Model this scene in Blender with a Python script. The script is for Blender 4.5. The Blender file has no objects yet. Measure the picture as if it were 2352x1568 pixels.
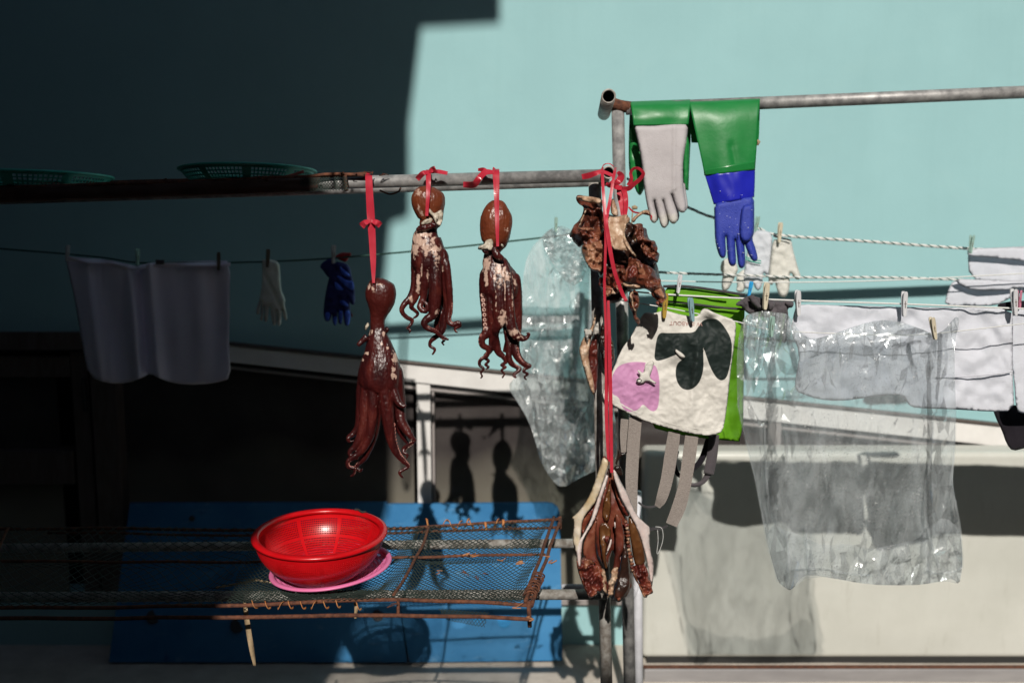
import bpy, bmesh, math, random
import numpy as np
from mathutils import Vector, Matrix, noise as mnoise
from mathutils.geometry import delaunay_2d_cdt
random.seed(7)
rng = np.random.default_rng(7)
SC = bpy.context.scene
COL = SC.collection
R = math.radians

# ---------------------------------------------------------------- camera, sky, sun, exposure
CAM_H, FPX, PITCH = 1.725, 2287.0, math.atan(314 / 2287.0)
cam_d = bpy.data.cameras.new('camera')
cam = bpy.data.objects.new('camera', cam_d); COL.objects.link(cam)
cam.location = (0, 0, CAM_H); cam.rotation_euler = (R(90) - PITCH, 0, 0)
cam_d.sensor_width = 36; cam_d.lens = 36 * FPX / 2352
cam_d.clip_start = 0.05; cam_d.clip_end = 500
cam_d.dof.use_dof = True; cam_d.dof.focus_distance = 2.45; cam_d.dof.aperture_fstop = 1.9
SC.camera = cam
W = bpy.data.worlds.new('World'); SC.world = W; W.use_nodes = True
SUN_EL = R(33.8)
nt = W.node_tree; sky = nt.nodes.new('ShaderNodeTexSky'); sky.sky_type = 'NISHITA'; sky.sun_disc = False
sky.sun_elevation = SUN_EL; sky.sun_rotation = R(180)
nt.links.new(sky.outputs[0], nt.nodes['Background'].inputs[0]); nt.nodes['Background'].inputs[1].default_value = 0.05
sun_d = bpy.data.lights.new('sun', 'SUN'); sun_d.energy = 5.0; sun_d.angle = R(0.5); sun_d.color = (1, 0.95, 0.87)
sun = bpy.data.objects.new('sun', sun_d); COL.objects.link(sun); sun.rotation_euler = (R(90) - SUN_EL, 0, 0)
sun.location = (0, -5, 8)
SC.view_settings.view_transform = 'Standard'; SC.view_settings.look = 'None'
SC.view_settings.exposure = -.2; SC.view_settings.gamma = 1; SC.view_settings.use_curve_mapping = False
try:
    SC.cycles.max_bounces = 10; SC.cycles.transparent_max_bounces = 16
    SC.cycles.diffuse_bounces = 4; SC.cycles.use_denoising = True
except Exception: pass

# ---------------------------------------------------------------- helpers
CP, SP = math.cos(PITCH), math.sin(PITCH)
def P(u, v, Y):
    """the point at depth Y (metres from the camera, along the street) on the sight line u, v (2352-wide photo units)"""
    a = (u - 1176) / FPX; b = -(v - 784) / FPX
    dy = CP + b * SP; dz = -SP + b * CP
    t = Y / dy
    return (a * t, Y, CAM_H + dz * t)
def PN(u, v, Y):
    u = np.asarray(u, float); v = np.asarray(v, float); Y = np.asarray(Y, float)
    a = (u - 1176) / FPX; b = -(v - 784) / FPX
    t = Y / (CP + b * SP)
    return np.stack([a * t, Y + 0 * u, CAM_H + (-SP + b * CP) * t], -1)
def ZM(x0, y0, s):
    return lambda *pts: [((x0 + p[0] / s) * .91875, (y0 + p[1] / s) * .91875) + tuple(p[2:]) for p in pts]
MATS = {}
def mat(name, c1, c2=None, c3=None, scale=20, rough=.6, bump=0, bscale=60, metal=0, detail=5, stretch=(1, 1, 1), spec=.5, sheen=0, sss=0, contrast=(.35, .65), trans=0, coat=0):
    m = bpy.data.materials.new(name); m.use_nodes = True
    n = m.node_tree.nodes; l = m.node_tree.links; b = n['Principled BSDF']
    b.inputs['Roughness'].default_value = rough; b.inputs['Metallic'].default_value = metal
    b.inputs['Specular IOR Level'].default_value = spec
    if sheen: b.inputs['Sheen Weight'].default_value = sheen
    if coat: b.inputs['Coat Weight'].default_value = coat; b.inputs['Coat Roughness'].default_value = .15
    if sss:
        b.inputs['Subsurface Weight'].default_value = sss; b.inputs['Subsurface Radius'].default_value = (.01, .004, .003); b.inputs['Subsurface Scale'].default_value = .5
    tc = n.new('ShaderNodeTexCoord'); mp = n.new('ShaderNodeMapping'); mp.inputs['Scale'].default_value = stretch
    l.new(tc.outputs['Object'], mp.inputs[0])
    b.inputs['Base Color'].default_value = (*c1, 1)
    if c2:
        tx = n.new('ShaderNodeTexNoise'); tx.inputs['Scale'].default_value = scale; tx.inputs['Detail'].default_value = detail; tx.inputs['Roughness'].default_value = .6
        l.new(mp.outputs[0], tx.inputs[0])
        rp = n.new('ShaderNodeValToRGB'); e = rp.color_ramp.elements
        e[0].position = contrast[0]; e[0].color = (*c1, 1); e[1].position = contrast[1]; e[1].color = (*c2, 1)
        if c3:
            e2 = e.new((contrast[0] + contrast[1]) / 2 + .06); e2.color = (*c2, 1); e[2].color = (*c3, 1); e[2].position = contrast[1] + .12
        l.new(tx.outputs[0], rp.inputs[0]); l.new(rp.outputs[0], b.inputs['Base Color'])
    if bump:
        tb = n.new('ShaderNodeTexNoise'); tb.inputs['Scale'].default_value = bscale; tb.inputs['Detail'].default_value = 6
        l.new(mp.outputs[0], tb.inputs[0])
        bp = n.new('ShaderNodeBump'); bp.inputs['Strength'].default_value = bump; bp.inputs['Distance'].default_value = .004
        l.new(tb.outputs[0], bp.inputs['Height']); l.new(bp.outputs[0], b.inputs['Normal'])
    if trans:
        out = n['Material Output']; tr = n.new('ShaderNodeBsdfTranslucent'); tr.inputs[0].default_value = (*(c2 or c1), 1)
        mx = n.new('ShaderNodeMixShader'); mx.inputs[0].default_value = trans
        l.new(b.outputs[0], mx.inputs[1]); l.new(tr.outputs[0], mx.inputs[2]); l.new(mx.outputs[0], out.inputs[0])
    MATS[name] = m
    return m
def attr_mix(m, attr, col, noise_amt=0, nscale=60, rough=None):
    """mix another pigment into a material where a mesh attribute (skin marking, print) is 1"""
    n = m.node_tree.nodes; l = m.node_tree.links; b = n['Principled BSDF']
    at = n.new('ShaderNodeAttribute'); at.attribute_name = attr
    fac = at.outputs['Fac']
    if noise_amt:
        tc = n.new('ShaderNodeTexCoord'); tx = n.new('ShaderNodeTexNoise'); tx.inputs['Scale'].default_value = nscale; tx.inputs['Detail'].default_value = 4
        l.new(tc.outputs['Object'], tx.inputs[0])
        s = n.new('ShaderNodeMath'); s.operation = 'SUBTRACT'; s.inputs[1].default_value = .5; l.new(tx.outputs[0], s.inputs[0])
        k = n.new('ShaderNodeMath'); k.operation = 'MULTIPLY_ADD'; k.inputs[1].default_value = noise_amt; l.new(s.outputs[0], k.inputs[0]); l.new(fac, k.inputs[2])
        fac = k.outputs[0]
    r = n.new('ShaderNodeMapRange'); r.inputs[1].default_value = .42; r.inputs[2].default_value = .58; l.new(fac, r.inputs[0])
    mx = n.new('ShaderNodeMix'); mx.data_type = 'RGBA'
    l.new(r.outputs[0], mx.inputs[0])
    src = b.inputs['Base Color'].links
    if src: l.new(src[0].from_socket, mx.inputs[6])
    else: mx.inputs[6].default_value = b.inputs['Base Color'].default_value
    mx.inputs[7].default_value = (*col, 1); l.new(mx.outputs[2], b.inputs['Base Color'])
def root(name, loc, label, cat, group=None):
    o = bpy.data.objects.new(name, None); COL.objects.link(o); o.location = loc; o.empty_display_size = .05
    o['label'] = label; o['category'] = cat
    if group: o['group'] = group
    return o
def tag(o, label, cat, group=None):
    o['label'] = label; o['category'] = cat
    if group: o['group'] = group
    return o
def wloc(o):
    v = Vector(o.location)
    while o.parent: o = o.parent; v += Vector(o.location)
    return v
def obj(name, V, F, m, parent=None, smooth=True, solid=0, kind=None, label=None, attrs=None, bevel=0, offset=0):
    me = bpy.data.meshes.new(name)
    V = np.asarray(V, float).reshape(-1, 3)
    if parent is not None:
        base = np.array(wloc(parent)); origin = np.zeros(3)
    else:
        origin = np.array([V[:, 0].mean(), V[:, 1].mean(), V[:, 2].min()]); base = origin
    me.from_pydata((V - base).tolist(), [], [tuple(int(i) for i in f) for f in F]); me.update()
    if smooth: me.polygons.foreach_set('use_smooth', [True] * len(me.polygons))
    for k, a in (attrs or {}).items():
        at = me.attributes.new(k, 'FLOAT', 'POINT'); at.data.foreach_set('value', np.asarray(a, np.float32))
    if isinstance(m, str): m = MATS[m]
    me.materials.append(m)
    o = bpy.data.objects.new(name, me); COL.objects.link(o)
    o.location = origin if parent is None else (0, 0, 0)
    if parent is not None: o.parent = parent
    if solid:
        s = o.modifiers.new('solid', 'SOLIDIFY'); s.thickness = solid; s.offset = offset
    if bevel:
        s = o.modifiers.new('bevel', 'BEVEL'); s.width = bevel; s.segments = 3; s.limit_method = 'ANGLE'
        s.harden_normals = False
    if kind: o['kind'] = kind
    if label: o['label'] = label
    return o
def box(x0, x1, y0, y1, z0, z1):
    V = [(x, y, z) for x in (x0, x1) for y in (y0, y1) for z in (z0, z1)]
    F = [(0, 1, 3, 2), (4, 6, 7, 5), (0, 4, 5, 1), (2, 3, 7, 6), (0, 2, 6, 4), (1, 5, 7, 3)]
    return V, F
def join(parts):
    V, F, k = [], [], 0
    for v, f in parts:
        v = np.asarray(v, float).reshape(-1, 3); V.append(v); F += [tuple(i + k for i in q) for q in f]; k += len(v)
    return np.concatenate(V), F
def catmull(pts, n):
    pts = np.asarray(pts, float); m = len(pts)
    if m < 3:
        t = np.linspace(0, m - 1, n); i = np.clip(t.astype(int), 0, m - 2); f = (t - i)[:, None]
        return pts[i] * (1 - f) + pts[i + 1] * f
    q = np.concatenate([[2 * pts[0] - pts[1]], pts, [2 * pts[-1] - pts[-2]]])
    t = np.linspace(0, m - 1, n); i = np.clip(t.astype(int), 0, m - 2); f = (t - i)[:, None]
    a, b, c, d = q[i], q[i + 1], q[i + 2], q[i + 3]
    return .5 * (2 * b + (c - a) * f + (2 * a - 5 * b + 4 * c - d) * f ** 2 + (3 * b - a - 3 * c + d) * f ** 3)
def tube(C, rad, sides=8, cap=True, flat=None):
    """swept tube through 3-D points C with radius (or radii) rad; flat squeezes it along Y"""
    C = np.asarray(C, float); n = len(C); rad = np.broadcast_to(np.asarray(rad, float), (n,))
    T = np.gradient(C, axis=0); T /= np.linalg.norm(T, axis=1)[:, None] + 1e-12
    N = np.zeros_like(C); a = np.array([0, 1, 0.]) if abs(T[0][1]) < .9 else np.array([1., 0, 0])
    for i in range(n):
        a = a - T[i] * a.dot(T[i]); a /= np.linalg.norm(a) + 1e-12; N[i] = a
    B = np.cross(T, N); th = np.linspace(0, 2 * np.pi, sides, endpoint=False)
    f1 = 1 if flat is None else flat
    V = (C[:, None] + rad[:, None, None] * (np.cos(th)[None, :, None] * N[:, None] * f1 + np.sin(th)[None, :, None] * B[:, None])).reshape(-1, 3)
    F = [(i * sides + j, i * sides + (j + 1) % sides, (i + 1) * sides + (j + 1) % sides, (i + 1) * sides + j) for i in range(n - 1) for j in range(sides)]
    if cap: F += [tuple(range(sides))[::-1], tuple((n - 1) * sides + j for j in range(sides))]
    return V, F
def pxtube(pts, rpx, n=24, sides=10, **k):
    """tube whose points are (u, v, Y); radius in photo units"""
    q = catmull(pts, n); C = PN(q[:, 0], q[:, 1], q[:, 2])
    return tube(C, np.asarray(rpx) * q[:, 2] / FPX, sides, **k)
def hollow_pipe(C, r, r2, sides=20):
    C = np.asarray(C, float); o = tube(C, r, sides, cap=False); i = tube(C, r2, sides, cap=False)
    V, F = join([o, (i[0], [f[::-1] for f in i[1]])])
    n, k = len(C), len(o[0])
    for e in (0, (n - 1) * sides):
        for j in range(sides):
            q = (e + j, e + (j + 1) % sides, k + e + (j + 1) % sides, k + e + j); F.append(q if e else q[::-1])
    return V, F
def chaikin(p, it=1):
    p = np.asarray(p, float)
    for _ in range(it):
        q = np.roll(p, -1, 0); p = np.stack([.75 * p + .25 * q, .25 * p + .75 * q], 1).reshape(-1, 2)
    return p
def resample(p, step):
    out = []
    for a, b in zip(p, np.roll(p, -1, 0)):
        n = max(1, int(np.linalg.norm(b - a) / step))
        for k in range(n): out.append(a + (b - a) * k / n)
    return np.array(out)
def seg_dist(Q, poly):
    A = poly; B = np.roll(poly, -1, 0); d = B - A; L = (d ** 2).sum(1) + 1e-9
    out = np.full(len(Q), 1e9)
    for k in range(0, len(Q), 2000):
        q = Q[k:k + 2000, None]; t = np.clip(((q - A) * d).sum(2) / L, 0, 1)
        out[k:k + 2000] = np.sqrt((((A + t[..., None] * d) - q) ** 2).sum(2)).min(1)
    return out
def inside(Q, poly):
    x, y = Q[:, 0], Q[:, 1]; c = np.zeros(len(Q), bool)
    for (x1, y1), (x2, y2) in zip(poly, np.roll(poly, -1, 0)):
        if y1 == y2: continue
        c ^= ((y1 > y) != (y2 > y)) & (x < (x2 - x1) * (y - y1) / (y2 - y1) + x1)
    return c
def sdf(Q, poly):
    poly = np.asarray(poly, float); d = seg_dist(Q, poly); return np.where(inside(Q, poly), d, -d)
def fill2d(poly, step, smooth=1, jitter=.3):
    p = chaikin(poly, smooth) if smooth else np.asarray(poly, float)
    b = resample(p, step)
    lo, hi = b.min(0), b.max(0)
    gx = np.arange(lo[0], hi[0], step); gy = np.arange(lo[1], hi[1], step * .87)
    X, Yv = np.meshgrid(gx, gy); X[1::2] += step / 2
    q = np.stack([X.ravel(), Yv.ravel()], 1) + rng.uniform(-jitter, jitter, (X.size, 2)) * step
    q = q[inside(q, b)]
    if len(q): q = q[seg_dist(q, b) > step * .55]
    pts = np.concatenate([b, q]); nb = len(b)
    r = delaunay_2d_cdt([Vector(x) for x in pts], [(i, (i + 1) % nb) for i in range(nb)], [list(range(nb))], 1, 1e-4)
    Q = np.array([tuple(x) for x in r[0]]); T = np.array([tuple(f) for f in r[2] if len(f) == 3])
    cen = Q[T].mean(1); T = T[inside(cen, b)]
    a = Q[T]; area = (a[:, 1, 0] - a[:, 0, 0]) * (a[:, 2, 1] - a[:, 0, 1]) - (a[:, 2, 0] - a[:, 0, 0]) * (a[:, 1, 1] - a[:, 0, 1])
    T[area < 0] = T[area < 0][:, ::-1]
    return Q, T, seg_dist(Q, b)
def nz(x, y, z=0., s=1.):
    return np.array([mnoise.noise(Vector((a * s, b * s, c * s))) for a, b, c in np.broadcast(x, y, z)])
def ridged(x, y, z, s, o=4):
    return np.array([mnoise.ridged_multi_fractal(Vector((a * s, b * s, c * s)), 1, 2.1, o, 1, 2) for a, b, c in np.broadcast(x, y, z)])
def puff(poly, Y, T, Wd=20, step=6, smooth=1, dfn=None, back=1., thin=.0006, fields=None):
    """closed body with the outline poly (photo units) at depth Y, half thickness up to T metres, rounded over Wd units at the rim"""
    Q, Tr, d = fill2d(poly, step, smooth)
    k = np.clip(d / Wd, 0, 1); h = T * np.sqrt(np.clip(1 - (1 - k) ** 2, 0, 1))
    off = dfn(Q[:, 0], Q[:, 1], d) if dfn else 0
    rim = d < 1e-3
    f = PN(Q[:, 0], Q[:, 1], Y + off - h - thin * ~rim); b = PN(Q[:, 0], Q[:, 1], Y + off + h * back + thin * ~rim)
    n = len(Q); idx = np.arange(n) + n; idx[rim] = np.where(rim)[0]
    V = np.concatenate([f, b]); F = [tuple(t) for t in Tr] + [tuple(idx[t][::-1]) for t in Tr]
    used = np.zeros(2 * n, bool); used[:n] = True; used[idx] = True
    remap = np.cumsum(used) - 1
    at = {}
    if fields:
        for kf, fn in fields.items():
            a = fn(Q); at[kf] = np.concatenate([a, a])[used]
    return V[used], [tuple(remap[i] for i in q) for q in F], at
def film(poly, Y, step=6, smooth=1, dfn=None, fields=None, stretch=1., jitter=.3):
    Q, Tr, d = fill2d(np.asarray(poly, float) / (1, stretch), step, smooth, jitter); Q = Q * (1, stretch)
    off = dfn(Q[:, 0], Q[:, 1], d) if dfn else 0
    at = {k: fn(Q) for k, fn in (fields or {}).items()}
    return PN(Q[:, 0], Q[:, 1], Y + off), [tuple(t) for t in Tr], at
def loft(rows, nu=24, nv=40, disp=None):
    """cloth through rows (uL, vL, uR, vR, Y): each row is a straight line, rows are joined smoothly"""
    q = catmull(rows, nv); s = np.linspace(0, 1, nu)
    U = q[:, 0:1] * (1 - s) + q[:, 2:3] * s; Vv = q[:, 1:2] * (1 - s) + q[:, 3:4] * s; Yv = q[:, 4:5] + 0 * s
    if disp is not None: Yv = Yv + disp(np.broadcast_to(s, U.shape), np.broadcast_to(np.linspace(0, 1, nv)[:, None], U.shape))
    V = PN(U.ravel(), Vv.ravel(), Yv.ravel())
    F = [(i * nu + j, i * nu + j + 1, (i + 1) * nu + j + 1, (i + 1) * nu + j) for i in range(nv - 1) for j in range(nu - 1)]
    return V, F
def ribbon(pts, n=30, twist=0., wob=0.):
    """flat tape through (u, v, Y, width) with the width in photo units"""
    q = catmull(pts, n); t = np.gradient(q[:, :2], axis=0); t /= np.linalg.norm(t, axis=1)[:, None] + 1e-9
    nn = np.stack([-t[:, 1], t[:, 0]], 1); w = q[:, 3:4] / 2
    a = np.linspace(0, 1, n)
    dz = (twist * np.sin(a * 6.3) + wob * np.sin(a * 19)) * q[:, 3] * q[:, 2] / FPX
    L = q[:, :2] + nn * w; Rr = q[:, :2] - nn * w
    mid = PN(q[:, 0], q[:, 1], q[:, 2] - .0002)
    V = np.concatenate([PN(L[:, 0], L[:, 1], q[:, 2] + dz), mid, PN(Rr[:, 0], Rr[:, 1], q[:, 2] - dz)])
    F = [(k * n + i, k * n + i + 1, (k + 1) * n + i + 1, (k + 1) * n + i) for k in range(2) for i in range(n - 1)]
    return V, F
def remeshed(parts, voxel, smooth_it=4):
    V, F = join(parts)
    me = bpy.data.meshes.new('tmp'); me.from_pydata(V.tolist(), [], F); o = bpy.data.objects.new('tmp', me); COL.objects.link(o)
    md = o.modifiers.new('r', 'REMESH'); md.mode = 'VOXEL'; md.voxel_size = voxel
    sm = o.modifiers.new('s', 'SMOOTH'); sm.factor = .5; sm.iterations = smooth_it
    dg = bpy.context.evaluated_depsgraph_get(); e = o.evaluated_get(dg); m2 = e.to_mesh()
    n = len(m2.vertices); co = np.empty(n * 3); m2.vertices.foreach_get('co', co)
    F2 = [tuple(p.vertices) for p in m2.polygons]; no = np.empty(n * 3); m2.vertices.foreach_get('normal', no)
    e.to_mesh_clear(); bpy.data.objects.remove(o); bpy.data.meshes.remove(me)
    return co.reshape(-1, 3), F2, no.reshape(-1, 3)
def proj(V):
    d = V - np.array([0, 0, CAM_H]); f = d[:, 1] * CP - d[:, 2] * SP; up = d[:, 1] * SP + d[:, 2] * CP
    return np.stack([1176 + FPX * d[:, 0] / f, 784 - FPX * up / f], 1)

# ---------------------------------------------------------------- materials of the place
mat('turquoise_plaster', (.272, .475, .495), (.292, .505, .525), scale=3, rough=.75, bump=.12, bscale=90)
def plaster_marks():
    m = MATS['turquoise_plaster']; n = m.node_tree.nodes; l = m.node_tree.links; b = n['Principled BSDF']
    tc = n.new('ShaderNodeTexCoord'); v = n.new('ShaderNodeTexVoronoi'); v.inputs['Scale'].default_value = 3.2; v.inputs['Randomness'].default_value = 1
    l.new(tc.outputs['Object'], v.inputs[0])
    r = n.new('ShaderNodeMapRange'); r.inputs[1].default_value = .012; r.inputs[2].default_value = .03; r.inputs[3].default_value = .35; r.inputs[4].default_value = 0; l.new(v.outputs['Distance'], r.inputs[0])
    mx = n.new('ShaderNodeMix'); mx.data_type = 'RGBA'; l.new(r.outputs[0], mx.inputs[0])
    l.new(b.inputs['Base Color'].links[0].from_socket, mx.inputs[6]); mx.inputs[7].default_value = (.10, .22, .20, 1)
    l.new(mx.outputs[2], b.inputs['Base Color'])
plaster_marks()
def streaks(name, col, st, lo, hi, amt, sc=3, detail=7, dist=.4):
    m = MATS[name]; n = m.node_tree.nodes; l = m.node_tree.links; b = n['Principled BSDF']
    tc = n.new('ShaderNodeTexCoord'); mp = n.new('ShaderNodeMapping'); mp.inputs['Scale'].default_value = st; l.new(tc.outputs['Object'], mp.inputs[0])
    t = n.new('ShaderNodeTexNoise'); t.inputs['Scale'].default_value = sc; t.inputs['Detail'].default_value = detail; t.inputs['Roughness'].default_value = .7; t.inputs['Distortion'].default_value = dist; l.new(mp.outputs[0], t.inputs[0])
    r = n.new('ShaderNodeMapRange'); r.inputs[1].default_value = lo; r.inputs[2].default_value = hi; r.inputs[4].default_value = amt; l.new(t.outputs[0], r.inputs[0])
    mx = n.new('ShaderNodeMix'); mx.data_type = 'RGBA'; l.new(r.outputs[0], mx.inputs[0])
    src = b.inputs['Base Color'].links
    if src: l.new(src[0].from_socket, mx.inputs[6])
    else: mx.inputs[6].default_value = b.inputs['Base Color'].default_value
    mx.inputs[7].default_value = (*col, 1); l.new(mx.outputs[2], b.inputs['Base Color'])
streaks('turquoise_plaster', (.16, .33, .33), (5, 1, .35), .5, .8, .10)
streaks('turquoise_plaster', (.42, .60, .58), (.9, 1, 1.6), .52, .78, .10, sc=4)
mat('white_paint', (.62, .60, .58), (.72, .70, .68), scale=8, rough=.5, bump=.05)
mat('brown_wood', (.075, .055, .045), (.11, .085, .075), scale=9, rough=.6, bump=.2, stretch=(6, 6, 1))
mat('grey_trim', (.26, .23, .22), (.31, .28, .27), scale=6, rough=.6)
mat('dark_gap', (.02, .02, .02), rough=.9)
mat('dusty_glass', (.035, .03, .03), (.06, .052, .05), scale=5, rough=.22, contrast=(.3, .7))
def pane_tone():  # mixes beige in more strongly towards the foot of the panes
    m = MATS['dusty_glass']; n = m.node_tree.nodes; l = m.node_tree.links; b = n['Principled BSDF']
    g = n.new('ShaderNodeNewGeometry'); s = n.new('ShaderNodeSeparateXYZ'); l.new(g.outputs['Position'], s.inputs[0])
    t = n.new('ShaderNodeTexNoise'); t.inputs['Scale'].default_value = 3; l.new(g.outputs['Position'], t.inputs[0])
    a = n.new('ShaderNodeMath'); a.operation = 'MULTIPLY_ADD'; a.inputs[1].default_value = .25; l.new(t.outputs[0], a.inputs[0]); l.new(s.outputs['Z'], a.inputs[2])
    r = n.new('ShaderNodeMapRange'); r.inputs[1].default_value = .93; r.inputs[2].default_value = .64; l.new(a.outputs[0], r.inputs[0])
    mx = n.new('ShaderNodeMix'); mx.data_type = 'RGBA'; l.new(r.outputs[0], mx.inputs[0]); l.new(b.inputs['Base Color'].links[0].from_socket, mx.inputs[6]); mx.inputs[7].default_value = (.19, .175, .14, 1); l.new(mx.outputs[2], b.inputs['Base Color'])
pane_tone()
mat('concrete', (.48, .425, .365), (.60, .54, .47), scale=11, rough=.9, bump=.35, bscale=70)
mat('asphalt', (.04, .04, .042), (.06, .06, .06), scale=60, rough=.9, bump=.5, bscale=180)
mat('galvanised', (.20, .195, .195), (.42, .41, .40), scale=34, rough=.52, metal=.35, bump=.12, bscale=120, contrast=(.38, .66))
mat('galvanised_old', (.20, .17, .145), (.46, .44, .41), scale=46, rough=.6, metal=.25, bump=.25, bscale=140, contrast=(.34, .62))
mat('post_white', (.5, .5, .53), (.62, .62, .66), scale=20, rough=.5, bump=.1)
mat('rust', (.055, .018, .010), (.16, .055, .025), scale=70, rough=.85, bump=.5, bscale=200)
mat('board_blue', (.026, .14, .31), (.05, .20, .40), scale=3.5, rough=.7, bump=.12, bscale=40, spec=.15)
streaks('board_blue', (.16, .32, .48), (1, 1, 3), .60, .68, .45, sc=9, detail=10)
streaks('board_blue', (.012, .05, .11), (2, 1, 2), .62, .72, .6, sc=6, detail=10)
mat('board_hole', (.008, .012, .02), rough=.5)
mat('board_disc', (.03, .21, .46), rough=.7, spec=.15)
mat('tub_white', (.50, .50, .455), (.56, .56, .515), scale=4, rough=.35, bump=.05, bscale=14)
def tub_dirt():
    m = MATS['tub_white']; n = m.node_tree.nodes; l = m.node_tree.links; b = n['Principled BSDF']
    tc = n.new('ShaderNodeTexCoord'); mp = n.new('ShaderNodeMapping'); mp.inputs['Scale'].default_value = (9, 1, 2.2); l.new(tc.outputs['Object'], mp.inputs[0])
    t = n.new('ShaderNodeTexNoise'); t.inputs['Scale'].default_value = 2.6; t.inputs['Detail'].default_value = 8; t.inputs['Roughness'].default_value = .7; l.new(mp.outputs[0], t.inputs[0])
    r = n.new('ShaderNodeMapRange'); r.inputs[1].default_value = .56; r.inputs[2].default_value = .74; r.inputs[4].default_value = .22; l.new(t.outputs[0], r.inputs[0])
    mx = n.new('ShaderNodeMix'); mx.data_type = 'RGBA'; l.new(r.outputs[0], mx.inputs[0]); l.new(b.inputs['Base Color'].links[0].from_socket, mx.inputs[6])
    mx.inputs[7].default_value = (.24, .225, .17, 1); l.new(mx.outputs[2], b.inputs['Base Color'])
tub_dirt()
mat('neighbour_render', (.10, .095, .09), (.13, .12, .115), scale=3, rough=.9)

YW = 3.75
def wz(v, Y=YW): return P(1176, v, Y)[2]
def wx(u, v, Y=YW): return P(u, v, Y)[0]

# ground
V, F = box(-60, 60, -60, 60, -.3, -.012); obj('ground', V, F, 'asphalt', kind='structure', smooth=False)
gx = np.linspace(-3.4, 3.6, 60); gy = np.linspace(2.6, 3.95, 20); X, Yg = np.meshgrid(gx, gy)
Zg = .004 * nz(X.ravel(), Yg.ravel(), 0, 3) ; Zg -= Zg.max()
V = np.stack([X.ravel(), Yg.ravel(), Zg], 1); F = [(i * 60 + j, i * 60 + j + 1, (i + 1) * 60 + j + 1, (i + 1) * 60 + j) for i in range(19) for j in range(59)]
obj('pavement', V, F, 'concrete', kind='structure', solid=.008, offset=-1)
# a crack filled with dark dirt in the paving below the boards
crk = catmull([(1010, 1520), (1050, 1527), (1090, 1519), (1130, 1531), (1180, 1523), (1230, 1534)], 40)
def gp(u, v):
    q = np.array(P(u, v, 1)); q0 = np.array([0, 0, CAM_H]); d = q - q0; t = -CAM_H / d[2]; return q0 + d * t
V = np.array([gp(a, b + nz(a, 0, 0, .1)[()] * 3 if False else b) for a, b in crk]) + (0, 0, .003)

# the house: plaster wall over a slanting head board, glazing below, low plinth
house = root('turquoise_house', (0, YW, 0), 'turquoise plastered house front with low dark windows under a slanting white board', 'house')
def prism(poly, y0, y1):
    n = len(poly); V = [(x, y, z) for y in (y0, y1) for x, z in poly]
    F = [tuple(range(n)), tuple(range(n, 2 * n))[::-1]] + [(i, i + n, (i + 1) % n + n, (i + 1) % n) for i in range(n)]
    return V, F
def wpoly(*pts, Y=YW): return [(P(u, v, Y)[0], P(u, v, Y)[2]) for u, v in pts]
pl = [(-3.6, 4.2)] + [(-3.6, wz(765))] + wpoly((190, 763), (528, 792), (926, 834), (1175, 858), (2292, 977)) + [(3.8, wz(977) - .155), (3.8, 4.2)]
V, F = prism(pl, YW, YW + .22); obj('wall', V, F, 'turquoise_plaster', house, smooth=False)
dY = YW - .02
def band(u0, v0, u1, v1, th, y0, y1, m, name, nudge=0, par=house, th1=None):
    a = P(u0, v0, y0); b = P(u1, v1, y0); c = P(u1, v1 + (th1 or th), y0); d = P(u0, v0 + th, y0)
    V, F = prism([(a[0], a[2]), (b[0], b[2]), (c[0], c[2]), (d[0], d[2])], y0, y1)
    return obj(name, V, F, m, par, smooth=False, bevel=.003)
# slanting head board: dark lip above, white board, dark groove and pink-grey inner bead
band(440, 778, 2650, 1010, 5, YW - .035, YW + .1, 'brown_wood', 'drip_lip')
band(440, 784, 2650, 1016, 38, YW - .022, YW + .1, 'white_paint', 'head_board', th1=48)
band(440, 825, 2650, 1067, 5, YW - .005, YW + .1, 'dark_gap', 'groove')
band(440, 831, 2650, 1073, 7, YW + .0, YW + .1, 'grey_trim', 'frame_bead')
band(440, 838, 2650, 1080, 4, YW + .01, YW + .1, 'dark_gap', 'groove')
# glazing
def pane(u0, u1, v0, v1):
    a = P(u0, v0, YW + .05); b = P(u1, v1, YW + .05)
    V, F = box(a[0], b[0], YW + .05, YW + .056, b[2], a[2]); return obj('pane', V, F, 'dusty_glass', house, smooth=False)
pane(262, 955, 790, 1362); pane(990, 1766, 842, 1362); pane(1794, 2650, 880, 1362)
V, F = box(-3.6, 3.8, YW + .5, YW + .52, 0, 2.2); obj('back_wall', V, F, 'dark_gap', house, smooth=False)
def upright(u0, u1, v0, v1, y0, y1, m, name):
    a = P(u0, v0, y0); b = P(u1, v1, y0); a1 = P(u1, v0, y0); b0 = P(u0, v1, y0)
    V, F = prism([(a[0], a[2]), (a1[0], a1[2]), (a1[0], b[2]), (a[0], b[2])], y0, y1)
    return obj(name, V, F, m, house, smooth=False, bevel=.003)
upright(956, 988, 873, 1365, YW - .012, YW + .09, 'white_paint', 'mullion')
upright(991, 997, 880, 1365, YW + .005, YW + .08, 'grey_trim', 'frame_bead')
upright(1766, 1796, 955, 1365, YW - .012, YW + .09, 'grey_trim', 'mullion')
# sill and plinth
zs = wz(1372)
V, F = box(-1.45, 3.8, YW - .03, YW + .2, wz(1383), wz(1369)); obj('sill', V, F, 'grey_trim', house, smooth=False, bevel=.004)
V, F = box(-3.6, 3.8, YW, YW + .2, -.05, wz(1384)); obj('plinth', V, F, 'turquoise_plaster', house, smooth=False)
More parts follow.
